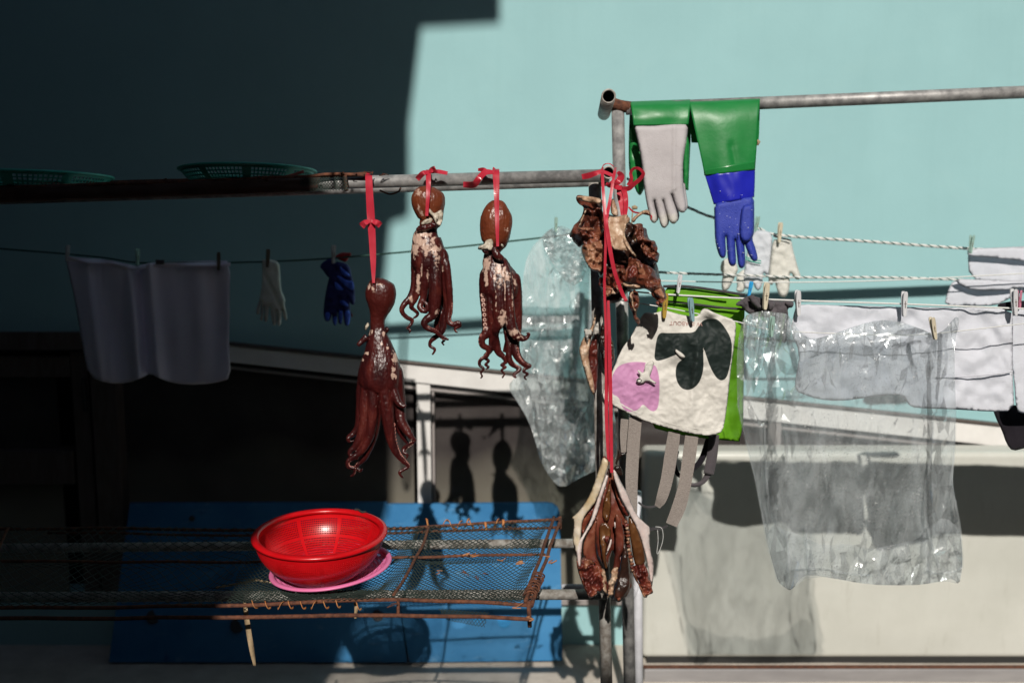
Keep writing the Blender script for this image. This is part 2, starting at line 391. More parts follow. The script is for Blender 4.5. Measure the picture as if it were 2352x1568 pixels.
# door frame at the left in the shade
door = None
upright(-400, 200, 763, 804, YW - .03, YW + .1, 'brown_wood', 'door_head')
upright(-400, 158, 818, 866, YW + .0, YW + .1, 'brown_wood', 'door_rail')
upright(-400, 166, 1036, 1112, YW + .0, YW + .1, 'brown_wood', 'door_rail')
upright(160, 198, 806, 1375, YW + .0, YW + .1, 'brown_wood', 'door_stile')
upright(203, 262, 806, 1375, YW - .02, YW + .1, 'brown_wood', 'door_post')
upright(186, 191, 868, 945, YW - .03, YW + .0, 'dark_gap', 'door_handle')
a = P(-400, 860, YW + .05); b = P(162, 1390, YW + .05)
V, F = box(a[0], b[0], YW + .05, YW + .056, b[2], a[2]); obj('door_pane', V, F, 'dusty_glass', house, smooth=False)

# out of view: the neighbour, whose gable throws the big shade, and blocks added to dim the sky
nb = root('neighbour_building', (-4, -1.2, 0), 'dark rendered house across the lane that shades the left half', 'building')
Zs = math.tan(SUN_EL) * (YW + 1)
sil = [(-.70, 0), (-.70, -2.2 + CAM_H + Zs), (-.66, -1.80), (-.54, -1.42), (-.475, -1.14), (-.47, -.80), (-.485, -.295), (-.453, -.03), (-.386, -.008), (-.382, .03), (-.379, .33), (-.33, .675), (-.048, .69), (-.043, .70), (-.043, 3.4), (-8, 3.4), (-8, -9)]
sil = [sil[0], sil[1]] + [(x, z + CAM_H + Zs) for x, z in sil[2:-1]] + [(-8, 0)]
V, F = prism(sil, -1.0, -1.06)
F = [f[::-1] for f in F]; obj('gable_wall', V, F, 'neighbour_render', nb, smooth=False)
V, F = box(-8, -.75, -6, -1.07, 0, 7.6); obj('body_block', V, F, 'neighbour_render', nb, smooth=False)
V, F = box(-8.2, -.7, -6.2, -1.0, 7.6, 7.9); obj('roof_slab', V, F, 'neighbour_render', nb, smooth=False)
ob = root('sky_block_right', (3, -7, 0), 'unseen dark block added across the lane at the right to dim the sky', 'building')  # unseen block, added to keep sky light off the scene
V, F = box(-.6, 9, -11, -6, 0, 6.2); obj('body_block', V, F, 'neighbour_render', ob, smooth=False)
V, F = box(4.5, 10, -5.5, 6, 0, 7.5); obj('wing_block', V, F, 'neighbour_render', ob, smooth=False)
sw = root('sky_block_left', (-5, 1, 0), 'unseen dark block added at the left to close off the sky', 'building')  # unseen block, added so the left side gets less sky
V, F = box(-6, -2.45, -.9, YW - .1, 0, 6.5); obj('side_block', V, F, 'neighbour_render', sw, smooth=False)
V, F = box(-6, -2.3, -.9, YW - .1, 6.5, 6.7); obj('top_slab', V, F, 'neighbour_render', sw, smooth=False)
# overhead pole across the lane, above the picture, with a rope loop
pole = root('overhead_pole', (0, 1.4, CAM_H + 1.1), 'overhead steel pole across the lane above the drying rack', 'pole')
V, F = tube([(-3.3, 1.4, CAM_H + .925), (.27, 1.4, CAM_H + 1.148)], .019, 12); obj('pipe', V, F, 'galvanised', pole)
V, F = tube(catmull([(-.40, 1.385, CAM_H + 1.11), (-.41, 1.385, CAM_H + .9), (-.405, 1.385, CAM_H + .55), (-.425, 1.385, CAM_H + .55), (-.43, 1.385, CAM_H + .9), (-.42, 1.385, CAM_H + 1.11)], 40), .006, 6); obj('rope_loop', V, F, 'galvanised', pole)
V, F = tube([(-3.25, 1.4, -.02), (-3.25, 1.4, CAM_H + 1.0)], .03, 12); obj('pole_foot', V, F, 'galvanised', pole)

# blue boards leaning under the window
def board(name, poly, spot_discs, label, yb, yt, th=.018):
    r = root(name, P(poly[-1][0], 1520, yb), label, 'board', 'blue boards leaning under the window')
    vt, vb = min(q[1] for q in poly), 1520
    def yy(v): return yb + (yt - yb) * (vb - v) / (vb - vt)
    p = chaikin(poly, 0)
    V = [P(u, v, yy(v)) for u, v in p] + [tuple(np.array(P(u, v, yy(v))) + (0, th, 0)) for u, v in p]
    n = len(p); F = [tuple(range(n)), tuple(range(n, 2 * n))[::-1]] + [(i, i + n, (i + 1) % n + n, (i + 1) % n) for i in range(n)]
    obj('panel', V, F, 'board_blue', r, smooth=False)
    for u, v, rad, m in spot_discs:
        y = yy(v); V, F = tube([P(u, v, y - .004), P(u, v, y + .002)], rad * y / FPX, 20); obj('spot_disc', V, F, m, r, smooth=False)  # round discs on the board; the near-black ones stand in for holes
    return r
board('blue_board', [(298, 1156), (888, 1154), (935, 1520), (250, 1520)][::-1], [(352, 1416, 17, 'board_hole'), (545, 1436, 17, 'board_hole'), (441, 1190, 7, 'board_hole'), (868, 1412, 14, 'board_hole')], 'long blue board in the shade, leaning left under the window', 3.58, 3.712)
board('blue_board', [(884, 1158), (1255, 1155), (1270, 1157), (1281, 1165), (1286, 1178), (1292, 1516), (940, 1520)][::-1], [(1158, 1425, 16, 'board_disc'), (1096, 1424, 10, 'board_disc')], 'sunlit blue board with rounded corner, leaning beneath the netted drying frame', 3.575, 3.706)

# the big white board at the foot of the wall, and the steel channel in front
YT = 3.58
tub = root('white_board', (1.5, YT, 0), 'large cream white board standing along the wall foot behind the washing', 'board')
x0 = P(1478, 1300, YT)[0]; zt = P(1900, 1038, YT)[2]; zb = P(1900, 1511, YT)[2]
V, F = box(x0, 4.2, YT, YT + .13, zb, zt); o = obj('panel', V, F, 'tub_white', tub, smooth=False); o.modifiers.new('b', 'BEVEL').width = .022; o.modifiers['b'].segments = 5
for xx in (x0 + .06, 1.1, 1.75, 2.6):
    V, F = box(xx, xx + .09, YT + .03, YT + .12, -.012, zb + .004); obj('bearer', V, F, 'brown_wood', tub, smooth=False)
V, F = box(x0 + .02, 4.2, YT + .012, YT + .028, -.012, zb + .002); obj('gap_shade', V, F, 'dark_gap', tub, smooth=False)  # dark strip standing in for the shade in the gap under the board
mat('channel_grey', (.24, .23, .235), (.31, .30, .305), scale=7, rough=.5, metal=.3, bump=.1, bscale=40, stretch=(.5, 1, 3))
mat('scrap_white', (.60, .57, .50), (.7, .67, .6), scale=80, rough=.8)
YC = 3.44
ch = root('steel_channel', (1.3, YC, 0), 'grey steel channel lying along the foot of the white board', 'beam')
zc = P(1900, 1537, YC)[2]; xc = P(1480, 1533, YC)[0]
def chan(x0, x1, y0, y1, z0, z1, m, n):
    V, F = box(x0, x1, y0, y1, z0, z1); obj(n, V, F, m, ch, smooth=False, bevel=.004)
chan(xc, 4, YC, YC + .012, -.011, zc, 'channel_grey', 'web'); chan(xc, 4, YC + .0125, YC + .045, zc - .012, zc - .002, 'rust', 'flange')

for u, w, lab in ((1776, 26, 'crumpled white paper scrap on the ground by the steel channel, under the wet bag'), (1868, 12, 'tiny tan scrap lying by the steel channel'), (2095, 22, 'flat white scrap lying right along the steel channel')):
    c = np.array(P(u, 1529, 3.50)); c[2] = 0; q = [(c[0] + w * .0015 * math.cos(t) * rng.uniform(.6, 1.1), c[1] + .02 * math.sin(t) * rng.uniform(.5, 1.1), .0) for t in np.linspace(0, 6.283, 9)[:-1]]
    V = q + [(x * .9 + c[0] * .1, y * .9 + c[1] * .1, .004 + rng.uniform(0, .010)) for x, y, z in q] + [(c[0], c[1], .007)]
    V = [(x, y, z - .011) for x, y, z in V]
    F = [(i, (i + 1) % 8, 8 + (i + 1) % 8, 8 + i) for i in range(8)] + [(8 + i, 8 + (i + 1) % 8, 16) for i in range(8)] + [tuple(range(8))[::-1]]
    tag(obj('paper_scrap', V, F, 'scrap_white', None, smooth=False), lab, 'scrap', 'scraps along the steel channel')

# ---------------------------------------------------------------- the pipe rack
YB = 2.45
rack = root('pipe_rack', P(1420, 1600, 2.6), 'welded galvanised pipe rack carrying octopuses, gloves and drying frames', 'rack')
rack.location.z = 0
def pipe(pts, r, m='galvanised', name='rail', n=2):
    q = catmull(pts, n) if n > 2 else np.array(pts, float)
    C = PN(q[:, 0], q[:, 1], q[:, 2]); V, F = hollow_pipe(C, r, r * .78); return obj(name, V, F, m, rack)
def bore(a, b, r):
    a = np.array(a); d = np.array(b) - a; d /= np.linalg.norm(d)
    V, F = tube([a + d * .006, a + d * .05], r, 20, cap=False); F = [f[::-1] for f in F] + [tuple(range(20, 40))[::-1]]; obj('pipe_bore', V, F, 'dark_gap', rack)  # near-black lining and end disc stand in for shade inside the pipe
pipe([(-420, 452, 2.47), (1398, 403, 2.45)], 14.5 * YB / FPX)
pipe([(-420, 472, 2.60), (1400, 417, 2.585)], 11 * YB / FPX)
# pipe pointing at the viewer, under the bows
a = np.array(P(1398, 396, 2.40)); V, F = hollow_pipe([a, a + (0.004, .42, .0)], 15 * 2.4 / FPX, 11.5 * 2.4 / FPX); obj('rail', V, F, 'galvanised_old', rack)
bore(a, a + (0.004, .42, 0), 11.4 * 2.4 / FPX)
# upper rail, upper cross pipe
pipe([(1438, 250, 2.80), (2800, 193, 2.80)], 14 * 2.8 / FPX)
a = np.array(P(1398, 221, 2.42)); V, F = hollow_pipe([a, P(1387, 262, 2.86)], 16.5 * 2.42 / FPX, 13 * 2.42 / FPX); obj('rail', V, F, 'galvanised_old', rack)
bore(a, P(1387, 262, 2.86), 12.9 * 2.42 / FPX)
V, F = pxtube([(1402, 236, 2.79), (1424, 243, 2.79), (1448, 247, 2.80)], [13] * 12, n=12, sides=12); obj('weld_joint', V, F, 'rust', rack)
def post(u0, v0, u1, v1, Y, rpx, m):
    a = np.array(P(u0, v0, Y)); b = np.array(P(u1, v1, Y)); c = a + (b - a) * (a[2] / (a[2] - b[2]))
    V, F = tube([a, c], rpx * Y / FPX, 20); return obj('post', V, F, m, rack)
post(1419, 246, 1446, 1568, 2.80, 14.5, 'galvanised')
post(1366, 412, 1393, 1568, 2.52, 14.5, 'galvanised_old')
post(1463, 1128, 1467, 1568, 2.98, 11, 'post_white')
# lower rails
pipe([(-420, 1262, 2.77), (1330, 1247, 2.77)], 11 * 2.77 / FPX, 'galvanised_old')
pipe([(-420, 1373, 2.42), (1392, 1364, 2.42)], 12.5 * 2.42 / FPX, 'galvanised_old')
pipe([(1290, 1348, 2.98), (1464, 1348, 2.98)], 8 * 2.98 / FPX, 'post_white')

# ---------------------------------------------------------------- rusty netted drying frames on the rails
mat('net_dark', (.018, .030, .024), (.035, .055, .045), scale=30, rough=.8)
mat('tie_orange', (.42, .14, .035), (.50, .24, .09), scale=60, rough=.7)
mat('straw', (.36, .25, .14), (.48, .36, .22), scale=60, rough=.8, bump=.3, bscale=200, trans=.2)
mat('shred', (.30, .11, .045), (.42, .22, .11), scale=60, rough=.8)
ZF = CAM_H - .925 + .005
def fp(u, v, z=ZF, lift=0):
    """point of the lower frame's plane seen at u, v"""
    a = (u - 1176) / FPX; b = -(v - 784) / FPX; dz = -SP + b * CP; t = (z - CAM_H) / dz
    return (a * t, (CP + b * SP) * t, z + lift)
zf = ZM(550, 1180, 2.6133)
fr = root('drying_frame', fp(900, 1300), 'rusty rod drying frame strung with dark net, under the red colander', 'drying frame')
def rod(pts, r=.0048, name='rod', sag=0, m='rust'):
    C = catmull([fp(*p[:2], lift=(p[2] if len(p) > 2 else 0)) for p in pts], 30)
    C = C + np.stack([nz(C[:, 0], C[:, 1], 3, 9) * .003, 0 * C[:, 0], nz(C[:, 0], C[:, 1], 8, 7) * .004], 1)
    V, F = tube(C, r, 8); return obj(name, V, F, m, fr)
FL = fp(540, 1392); FRt = fp(1212, 1390); BR = fp(1283, 1191); BL = fp(500, 1208)
rod([(-300, 1398), (540, 1390), (880, 1376), (1222, 1389)])
rod([(-300, 1402, -.02), (560, 1398, -.02), (900, 1384, -.03), (1222, 1401, -.02)], .005)
rod([(-300, 1216), (200, 1213), (560, 1216), (900, 1212), (1060, 1204), (1284, 1191)])
rod([(110, 1212, -.012), (560, 1219, -.012), (1000, 1210, -.012), (1284, 1200, -.012)], .004)
rod([(1220, 1390), (1252, 1290), (1288, 1190)])
rod([(1206, 1388, .008), (1240, 1290, .008), (1272, 1192, .008)])
rod([(-200, 1285), (500, 1290), (905, 1280), (1253, 1272)], .004)
rod([(903, 1372, .004), (930, 1330, .004), (972, 1250, .004), (985, 1212, .004)], .004)
rod([(-60, 1395, .004), (-20, 1300, .004), (20, 1215, .004)], .004)
V, F = tube([fp(1214, 1389, lift=.01), fp(1217, 1392, lift=-.05)], .005, 8); obj('rod', V, F, 'rust', fr)
V, F = tube([fp(1286, 1190, lift=.006), fp(1287, 1192, lift=-.03)], .005, 8); obj('rod', V, F, 'rust', fr)
V, F = tube([fp(915, 1377, lift=.002), fp(914, 1384, lift=-.03)], .004, 8); obj('rod', V, F, 'rust', fr)
# rust lump where net and rods are wired together at the front right corner
for k in range(9):
    c = np.array(fp(1216 + k * 2.6, 1372 - k * 5.6)); th = np.linspace(0, 6.28, 14)
    V, F = tube(np.stack([c[0] + .015 * np.cos(th + k), c[1] + .004 * np.sin(2 * th) + 0 * th, c[2] + .004 + .012 * np.sin(th + k)], 1), .0022, 5)
    obj('wire_wrap', V, F, 'rust', fr)
# the net: two families of diagonal strands, sagging between the rods
def quad_net(c00, c10, c11, c01, nu, nv, par, sagf, r=.0011, m='net_dark', wander=.004, holes=()):
    c00, c10, c11, c01 = map(np.array, (c00, c10, c11, c01))
    def S(s, t):
        s = s[:, None]; t = t[:, None]
        p = (1 - s) * (1 - t) * c00 + s * (1 - t) * c10 + s * t * c11 + (1 - s) * t * c01
        p = p + np.stack([nz(p[:, 0], p[:, 1], 1, 6), nz(p[:, 0], p[:, 1], 5, 6), 0 * p[:, 0]], 1) * wander * 4
        p[:, 2] += sagf(s[:, 0], t[:, 0], p); return p
    parts = []
    for fam in (1, -1):
        for k in range(-nv, nu + nv):
            t = np.linspace(0, 1, nv * 2 + 1); s = (k + (t if fam == 1 else -t) * nv + .0) / nu
            ok = (s >= 0) & (s <= 1)
            if ok.sum() < 2: continue
            s, t = s[ok], t[ok]; C = S(s, t)
            zig = .00018 * (np.arange(len(s)) % 2) * fam; C[:, 2] += zig
            if holes:
                uv = proj(C); bad = np.zeros(len(C), bool)
                for hu, hv, hr in holes: bad |= (((uv[:, 0] - hu) / hr) ** 2 + ((uv[:, 1] - hv) / (hr * .4)) ** 2 < 1)
                if bad.any() and (~bad).sum() < 3: continue
                if bad.any():
                    i = np.where(bad)[0]
                    if i[0] > 2: parts.append(tube(C[:i[0]], r, 3, cap=False))
                    if len(C) - i[-1] > 3: parts.append(tube(C[i[-1] + 1:], r, 3, cap=False))
                    continue
            parts.append(tube(C, r, 3, cap=False))
    V, F = join(parts); return obj('net', V, F, m, par, kind='stuff', smooth=False)
def sag1(s, t, p):
    e = np.sin(np.pi * t) ** .8 * np.clip(np.minimum(s, 1 - s) * 8, 0, 1)
    return .006 - .028 * e * (.6 + .6 * np.abs(np.sin(t * np.pi * 2))) + .006 * nz(p[:, 0], p[:, 1], 2, 5)
quad_net(fp(890, 1378), fp(1205, 1386), fp(1262, 1196), fp(985, 1210), 22, 30, fr, sag1, holes=[(1010, 1258, 20), (1150, 1240, 28)])
quad_net(fp(520, 1392), fp(898, 1378), fp(978, 1212), fp(590, 1214), 28, 30, fr, sag1)
quad_net(fp(-60, 1396), fp(516, 1392), fp(588, 1214), fp(20, 1214), 22, 14, fr, sag1, wander=.008)
# torn hem hanging below the front rod
def hem(s, t, p): return -.001 * nz(p[:, 0], p[:, 1], 4, 40)
a, b = np.array(fp(1000, 1384)), np.array(fp(1120, 1388))
quad_net(a - (0, 0, .016), b - (0, 0, .016), b - (.01, -.004, .055), a - (-.02, -.004, .045), 13, 3, fr, hem, r=.0008)
# orange twist ties round the back rod, small ones on the front rod
def tie(u, v, lean, L, m='tie_orange', lift=.0, w=.0042):
    c = np.array(fp(u, v)); th = np.linspace(-.8, 3.6, 9)
    P1 = np.stack([c[0] + lean * np.linspace(-1, 1, 9) * L * .5, c[1] - .009 * np.sin(th), c[2] + lift + L * .5 * np.cos(th)], 1)
    V, F = tube(P1, w, 6, flat=.3); obj('tie', V, F, m, fr)
for zx, zy, ln in [(1358, 330, .4), (1460, 338, -1), (1510, 342, .8), (1558, 345, -.8), (1612, 330, -.5), (1640, 335, .7), (1738, 352, .2), (1805, 332, -.6), (1852, 336, .05)]:
    u, v = zf((zx, zy))[0][:2]; tie(u, v, ln, .024)
for zx, zy, ln in [(225, 852, 1), (310, 856, .9), (395, 860, -.9), (460, 856, .8), (540, 858, .9), (610, 858, -.8), (690, 855, .9), (770, 850, .8), (905, 865, .8)]:
    u, v = zf((zx, zy))[0][:2]; tie(u, v + 3, ln, .016, w=.0025)
for zx, zy in [(1690, 375), (1640, 350), (1910, 372), (1600, 545), (1640, 560), (1660, 545), (1840, 585), (1430, 660), (1720, 670), (1600, 665), (1690, 700), (1960, 590), (2130, 560), (2170, 600), (2050, 690), (2070, 700), (1945, 885), (2020, 960), (1120, 870)]:
    u, v = zf((zx, zy))[0][:2]; c = np.array(fp(u, v, lift=.004)); q = c + rng.uniform(-1, 1, (5, 3)) * (.014, .012, .006); q[2] = c
    V, F = tube(catmull(q, 12), rng.uniform(.0010, .0022), 5, flat=.5); obj('shred', V, F, rng.choice(['shred', 'tie_orange', 'rust']), fr)
# straw strips
def straw(pts, label, n=24, w=.2):
    V, F = ribbon(pts, n, twist=.4); o = obj('straw_strip', V, F, 'straw', None, solid=.0012); tag(o, label, 'straw', 'straw strips on the drying frame')
straw([(562, 1381, 2.30, 7), (566, 1415, 2.285, 11), (573, 1460, 2.285, 12), (579, 1495, 2.285, 11), (585, 1528, 2.285, 6)], 'long dry straw strip hanging down in front of the shaded blue board')
straw([(815, 1383, 2.275, 6), (818, 1396, 2.27, 8), (816, 1420, 2.27, 5)], 'short straw strip hanging from the front rod right of the long one')
straw([(495, 1349, 2.45, 4), (545, 1340, 2.46, 5), (592, 1331, 2.46, 7)], 'dull straw strip lying on the net left of the colander')
straw([(590, 1332, 2.45, 5), (628, 1338, 2.44, 4)], 'bright straw stub touching the pink basket')

# upper shelf at the left: rusty rods, net over the rails, dark sacking below
sh = root('shelf_frame', P(300, 440, 2.5), 'dark rusty net shelf on the upper rails, carrying the two green trays', 'drying frame')
def srod(pts, r=.005, m='rust', name='rod'):
    q = catmull(pts, 24); C = PN(q[:, 0], q[:, 1], q[:, 2]); C[:, 2] += .003 * nz(C[:, 0], 0, 0, 9)
    V, F = tube(C, r, 8); obj(name, V, F, m, sh)
srod([(-420, 440, 2.42), (0, 431, 2.42), (420, 418, 2.42), (700, 406, 2.43), (842, 402, 2.44)])
srod([(-420, 434, 2.62), (0, 427, 2.64), (700, 405, 2.64), (850, 400, 2.62)])
srod([(700, 407, 2.42), (760, 400, 2.425), (838, 404, 2.43)], .004)
srod([(840, 403, 2.43), (842, 400, 2.62)], .005)
rows = [(-420, 440, 736, 408, 2.418), (-420, 460, 732, 424, 2.412), (-420, 476, 726, 437, 2.42), (-420, 480, 722, 440, 2.44)]
V, F = loft(rows, 60, 10, lambda s, t: .006 * nz(s.ravel(), t.ravel(), 0, 14).reshape(s.shape)); obj('sacking', V, F, mat('sacking', (.05, .028, .02), (.085, .05, .04), scale=12, rough=.95, bump=.3), sh, solid=.002)
def flat0(s, t, p): return 0 * s
n2 = quad_net(P(690, 441, 2.415), P(800, 436, 2.415), P(796, 405, 2.41), P(690, 409, 2.41), 16, 4, sh, flat0, r=.0009, wander=.0004)
V, F = pxtube([(792, 403, 2.425), (794, 420, 2.425), (796, 438, 2.43)], [5] * 10, n=10, sides=8); obj('rod', V, F, 'rust', sh)
for u, v in [(345, 419), (375, 417), (430, 417), (606, 412), (810, 401), (848, 400), (880, 400), (786, 400)]:
    c = np.array(P(u, v, 2.42)); q = c + rng.uniform(-1, 1, (5, 3)) * (.014, .01, .008); V, F = tube(catmull(q, 12), .0011, 5); obj('wire_end', V, F, 'rust', sh)
V, F = pxtube([(872, 437, 2.5), (895, 446, 2.5), (915, 440, 2.5), (920, 432, 2.52)], [2.2] * 16, n=16, sides=6); obj('wire_end', V, F, 'rust', sh)

# ---------------------------------------------------------------- pierced plastic baskets
def basket(par, cen, prof, rim_r, nt, solid_rows, ribs, m, tilt=0, th=.0016, hole=.66, floor=True, tiltz=0, rimname='rim'):
    """pierced bowl: prof = list of (radius, height) from the rim down to the floor; every cell off the ribs has a real hole"""
    M = Matrix.Rotation(tiltz, 3, 'Y') @ Matrix.Rotation(tilt, 3, 'X'); cen = np.array(cen)
    def put(V): return (np.asarray(V) @ np.array(M).T) + cen
    pr = np.asarray(prof, float); nr = len(pr); V, F = [], []
    th_ = np.linspace(0, 2 * np.pi, nt, endpoint=False)
    for r, h in pr: V += [(r * math.cos(a), r * math.sin(a), h) for a in th_]
    for i in range(nr - 1):
        for j in range(nt):
            q = [i * nt + j, i * nt + (j + 1) % nt, (i + 1) * nt + (j + 1) % nt, (i + 1) * nt + j]
            if i in solid_rows or j % (nt // ribs) < 2: F.append(tuple(q)); continue
            P4 = np.array([V[k] for k in q]); c = P4.mean(0); k0 = len(V)
            V += [tuple(c + (p - c) * hole) for p in P4]
            F += [(q[e], q[(e + 1) % 4], k0 + (e + 1) % 4, k0 + e) for e in range(4)]
    obj('bowl', put(V), F, m, par, smooth=False, solid=th)
    a = np.linspace(0, 2 * np.pi, 97)
    R0, H0 = pr[0]
    C = np.stack([R0 * np.cos(a), R0 * np.sin(a), H0 + 0 * a], 1)[:-1]
    sec = [(math.cos(t), math.sin(t)) for t in np.linspace(0, 2 * np.pi, 12, endpoint=False)]
    V = []; n = len(C)
    for x, y, z in C:
        d = np.array([x, y, 0]) / R0
        for cx, cz in sec: V.append(np.array([x, y, z]) + d * cx * rim_r[0] + np.array([0, 0, cz * rim_r[1]]))
    F = [(i * 12 + j, ((i + 1) % n) * 12 + j, ((i + 1) % n) * 12 + (j + 1) % 12, i * 12 + (j + 1) % 12) for i in range(n) for j in range(12)]
    obj(rimname, put(V), F, m, par)
mat('red_plastic', (.46, .003, .006), (.54, .006, .010), scale=14, rough=.27, spec=.42, sss=.08, bump=.03, bscale=400)
mat('pink_plastic', (.70, .17, .36), rough=.4, sss=.1)
mat('green_plastic', (.03, .33, .26), (.035, .36, .29), scale=10, rough=.45)
def bowl_profile(r0, r1, h, n, p=1.7):
    t = np.linspace(0, 1, n); w = [(r0 + (r1 - r0) * (1 - (1 - x) ** .55 if False else x ** p), -h * x ** .9) for x in t]
    return w
bc = np.array(P(735, 1224, 2.40))
cl = root('colander', tuple(bc + (0, 0, -.105)), 'bright red pierced plastic colander lit by the sun on the netted frame', 'colander')
prof = bowl_profile(.158, .088, .104, 22, 2.0)
prof += [(r, -.105 - .0007 * k) for k, r in enumerate((.085, .076, .067, .058, .049, .040, .031, .022, .012, .003))]
basket(cl, bc, prof, (.010, .0065), 198, (0, 1, 2, 11, 20, 21), 9, 'red_plastic', tilt=R(3), hole=.56)
# dark scribble on the rim of the colander
a_ = np.linspace(R(52), R(66), 14); V, F = tube(np.stack([bc[0] + .158 * np.cos(a_), bc[1] + .158 * np.sin(a_), bc[2] + .008 + .158 * np.sin(a_) * math.sin(R(3)) - 0 * a_], 1) + np.stack([0 * a_, .006 * np.sin(a_ * 30), 0 * a_], 1), .0028, 6); obj('marking', V, F, 'dark_gap', cl)
V, F = pxtube([(832, 1176, 2.60), (838, 1180, 2.60), (846, 1178, 2.60), (856, 1182, 2.60), (868, 1184, 2.605)], [2.2] * 16, n=16, sides=6, flat=.3)
pc = np.array(fp(760, 1299, z=ZF + .016))
pk = root('shallow_basket', tuple(pc + (0, 0, -.03)), 'shallow pink pierced basket lying under the red colander', 'basket')
prof = [(.147, 0), (.144, -.004), (.138, -.007), (.128, -.012), (.118, -.016), (.108, -.02), (.098, -.022), (.088, -.0235), (.078, -.024), (.066, -.0245), (.05, -.025), (.03, -.025), (.004, -.025)]
basket(pk, pc, prof, (.007, .004), 96, (0, 1, 11), 8, 'pink_plastic', tilt=R(1.5), tiltz=R(-5))
for (u, v, Y, rr, tl, lab) in [(570, 392, 2.56, .166, -4.0, 'green pierced tray on the dark shelf, nearer the octopuses'), (60, 405, 2.58, .205, -2.6, 'green pierced tray on the dark shelf, cut by the left edge')]:
    c = np.array(P(u, v, Y)); t = root('green_tray', tuple(c + (0, 0, -.035)), lab, 'tray', 'green trays on the shelf')
    prof = [(rr, 0), (rr - .004, -.006), (rr - .010, -.014), (rr - .018, -.022), (rr - .028, -.03), (rr - .045, -.033), (rr - .06, -.034), (rr - .08, -.034), (rr - .1, -.034), (rr - .12, -.034), (.02, -.034)]
    basket(t, c, prof, (.006, .004), 108, (0,), 9, 'green_plastic', tilt=R(tl))
V, F = ribbon([(620, 409, 2.46, 4), (660, 405, 2.45, 6), (698, 394, 2.44, 7)], 12); o = obj('plastic_strip', V, F, mat('pale_red', (.45, .12, .10), rough=.5), None, solid=.001)
tag(o, 'pale red plastic strip lying on the shelf before the green tray', 'strip')

# ---------------------------------------------------------------- octopuses
def octo_mat(name, head_c, scale):
    m = mat(name, (.026, .0036, .0040), (.056, .0076, .0068), (.11, .022, .015), scale=scale, rough=.33, bump=.5, bscale=95, stretch=(1.6, 1.6, .45), sss=.03, contrast=(.38, .62), spec=.5)
    n = m.node_tree.nodes; l = m.node_tree.links; b = n['Principled BSDF']
    attr_mix(m, 'head', head_c, 1.0, 34)
    r = [x for x in n if x.bl_idname == 'ShaderNodeMapRange'][-1]; r.inputs[1].default_value = .1; r.inputs[2].default_value = 1.1
    attr_mix(m, 'bare', (.50, .34, .27), 1.9, 120)
    r = [x for x in n if x.bl_idname == 'ShaderNodeMapRange'][-1]; r.inputs[1].default_value = .36; r.inputs[2].default_value = .66
    return m
octo_mat('octopus_skin_brown', (.15, .036, .014), 26); octo_mat('octopus_skin_red', (.060, .009, .007), 22)
mat('membrane', (.50, .43, .33), (.62, .55, .45), scale=60, rough=.45, bump=.3, trans=.2)
mat('sucker', (.30, .095, .08), (.46, .22, .18), scale=90, rough=.35)
mat('sucker_pale', (.42, .24, .19), (.55, .36, .30), scale=90, rough=.35)
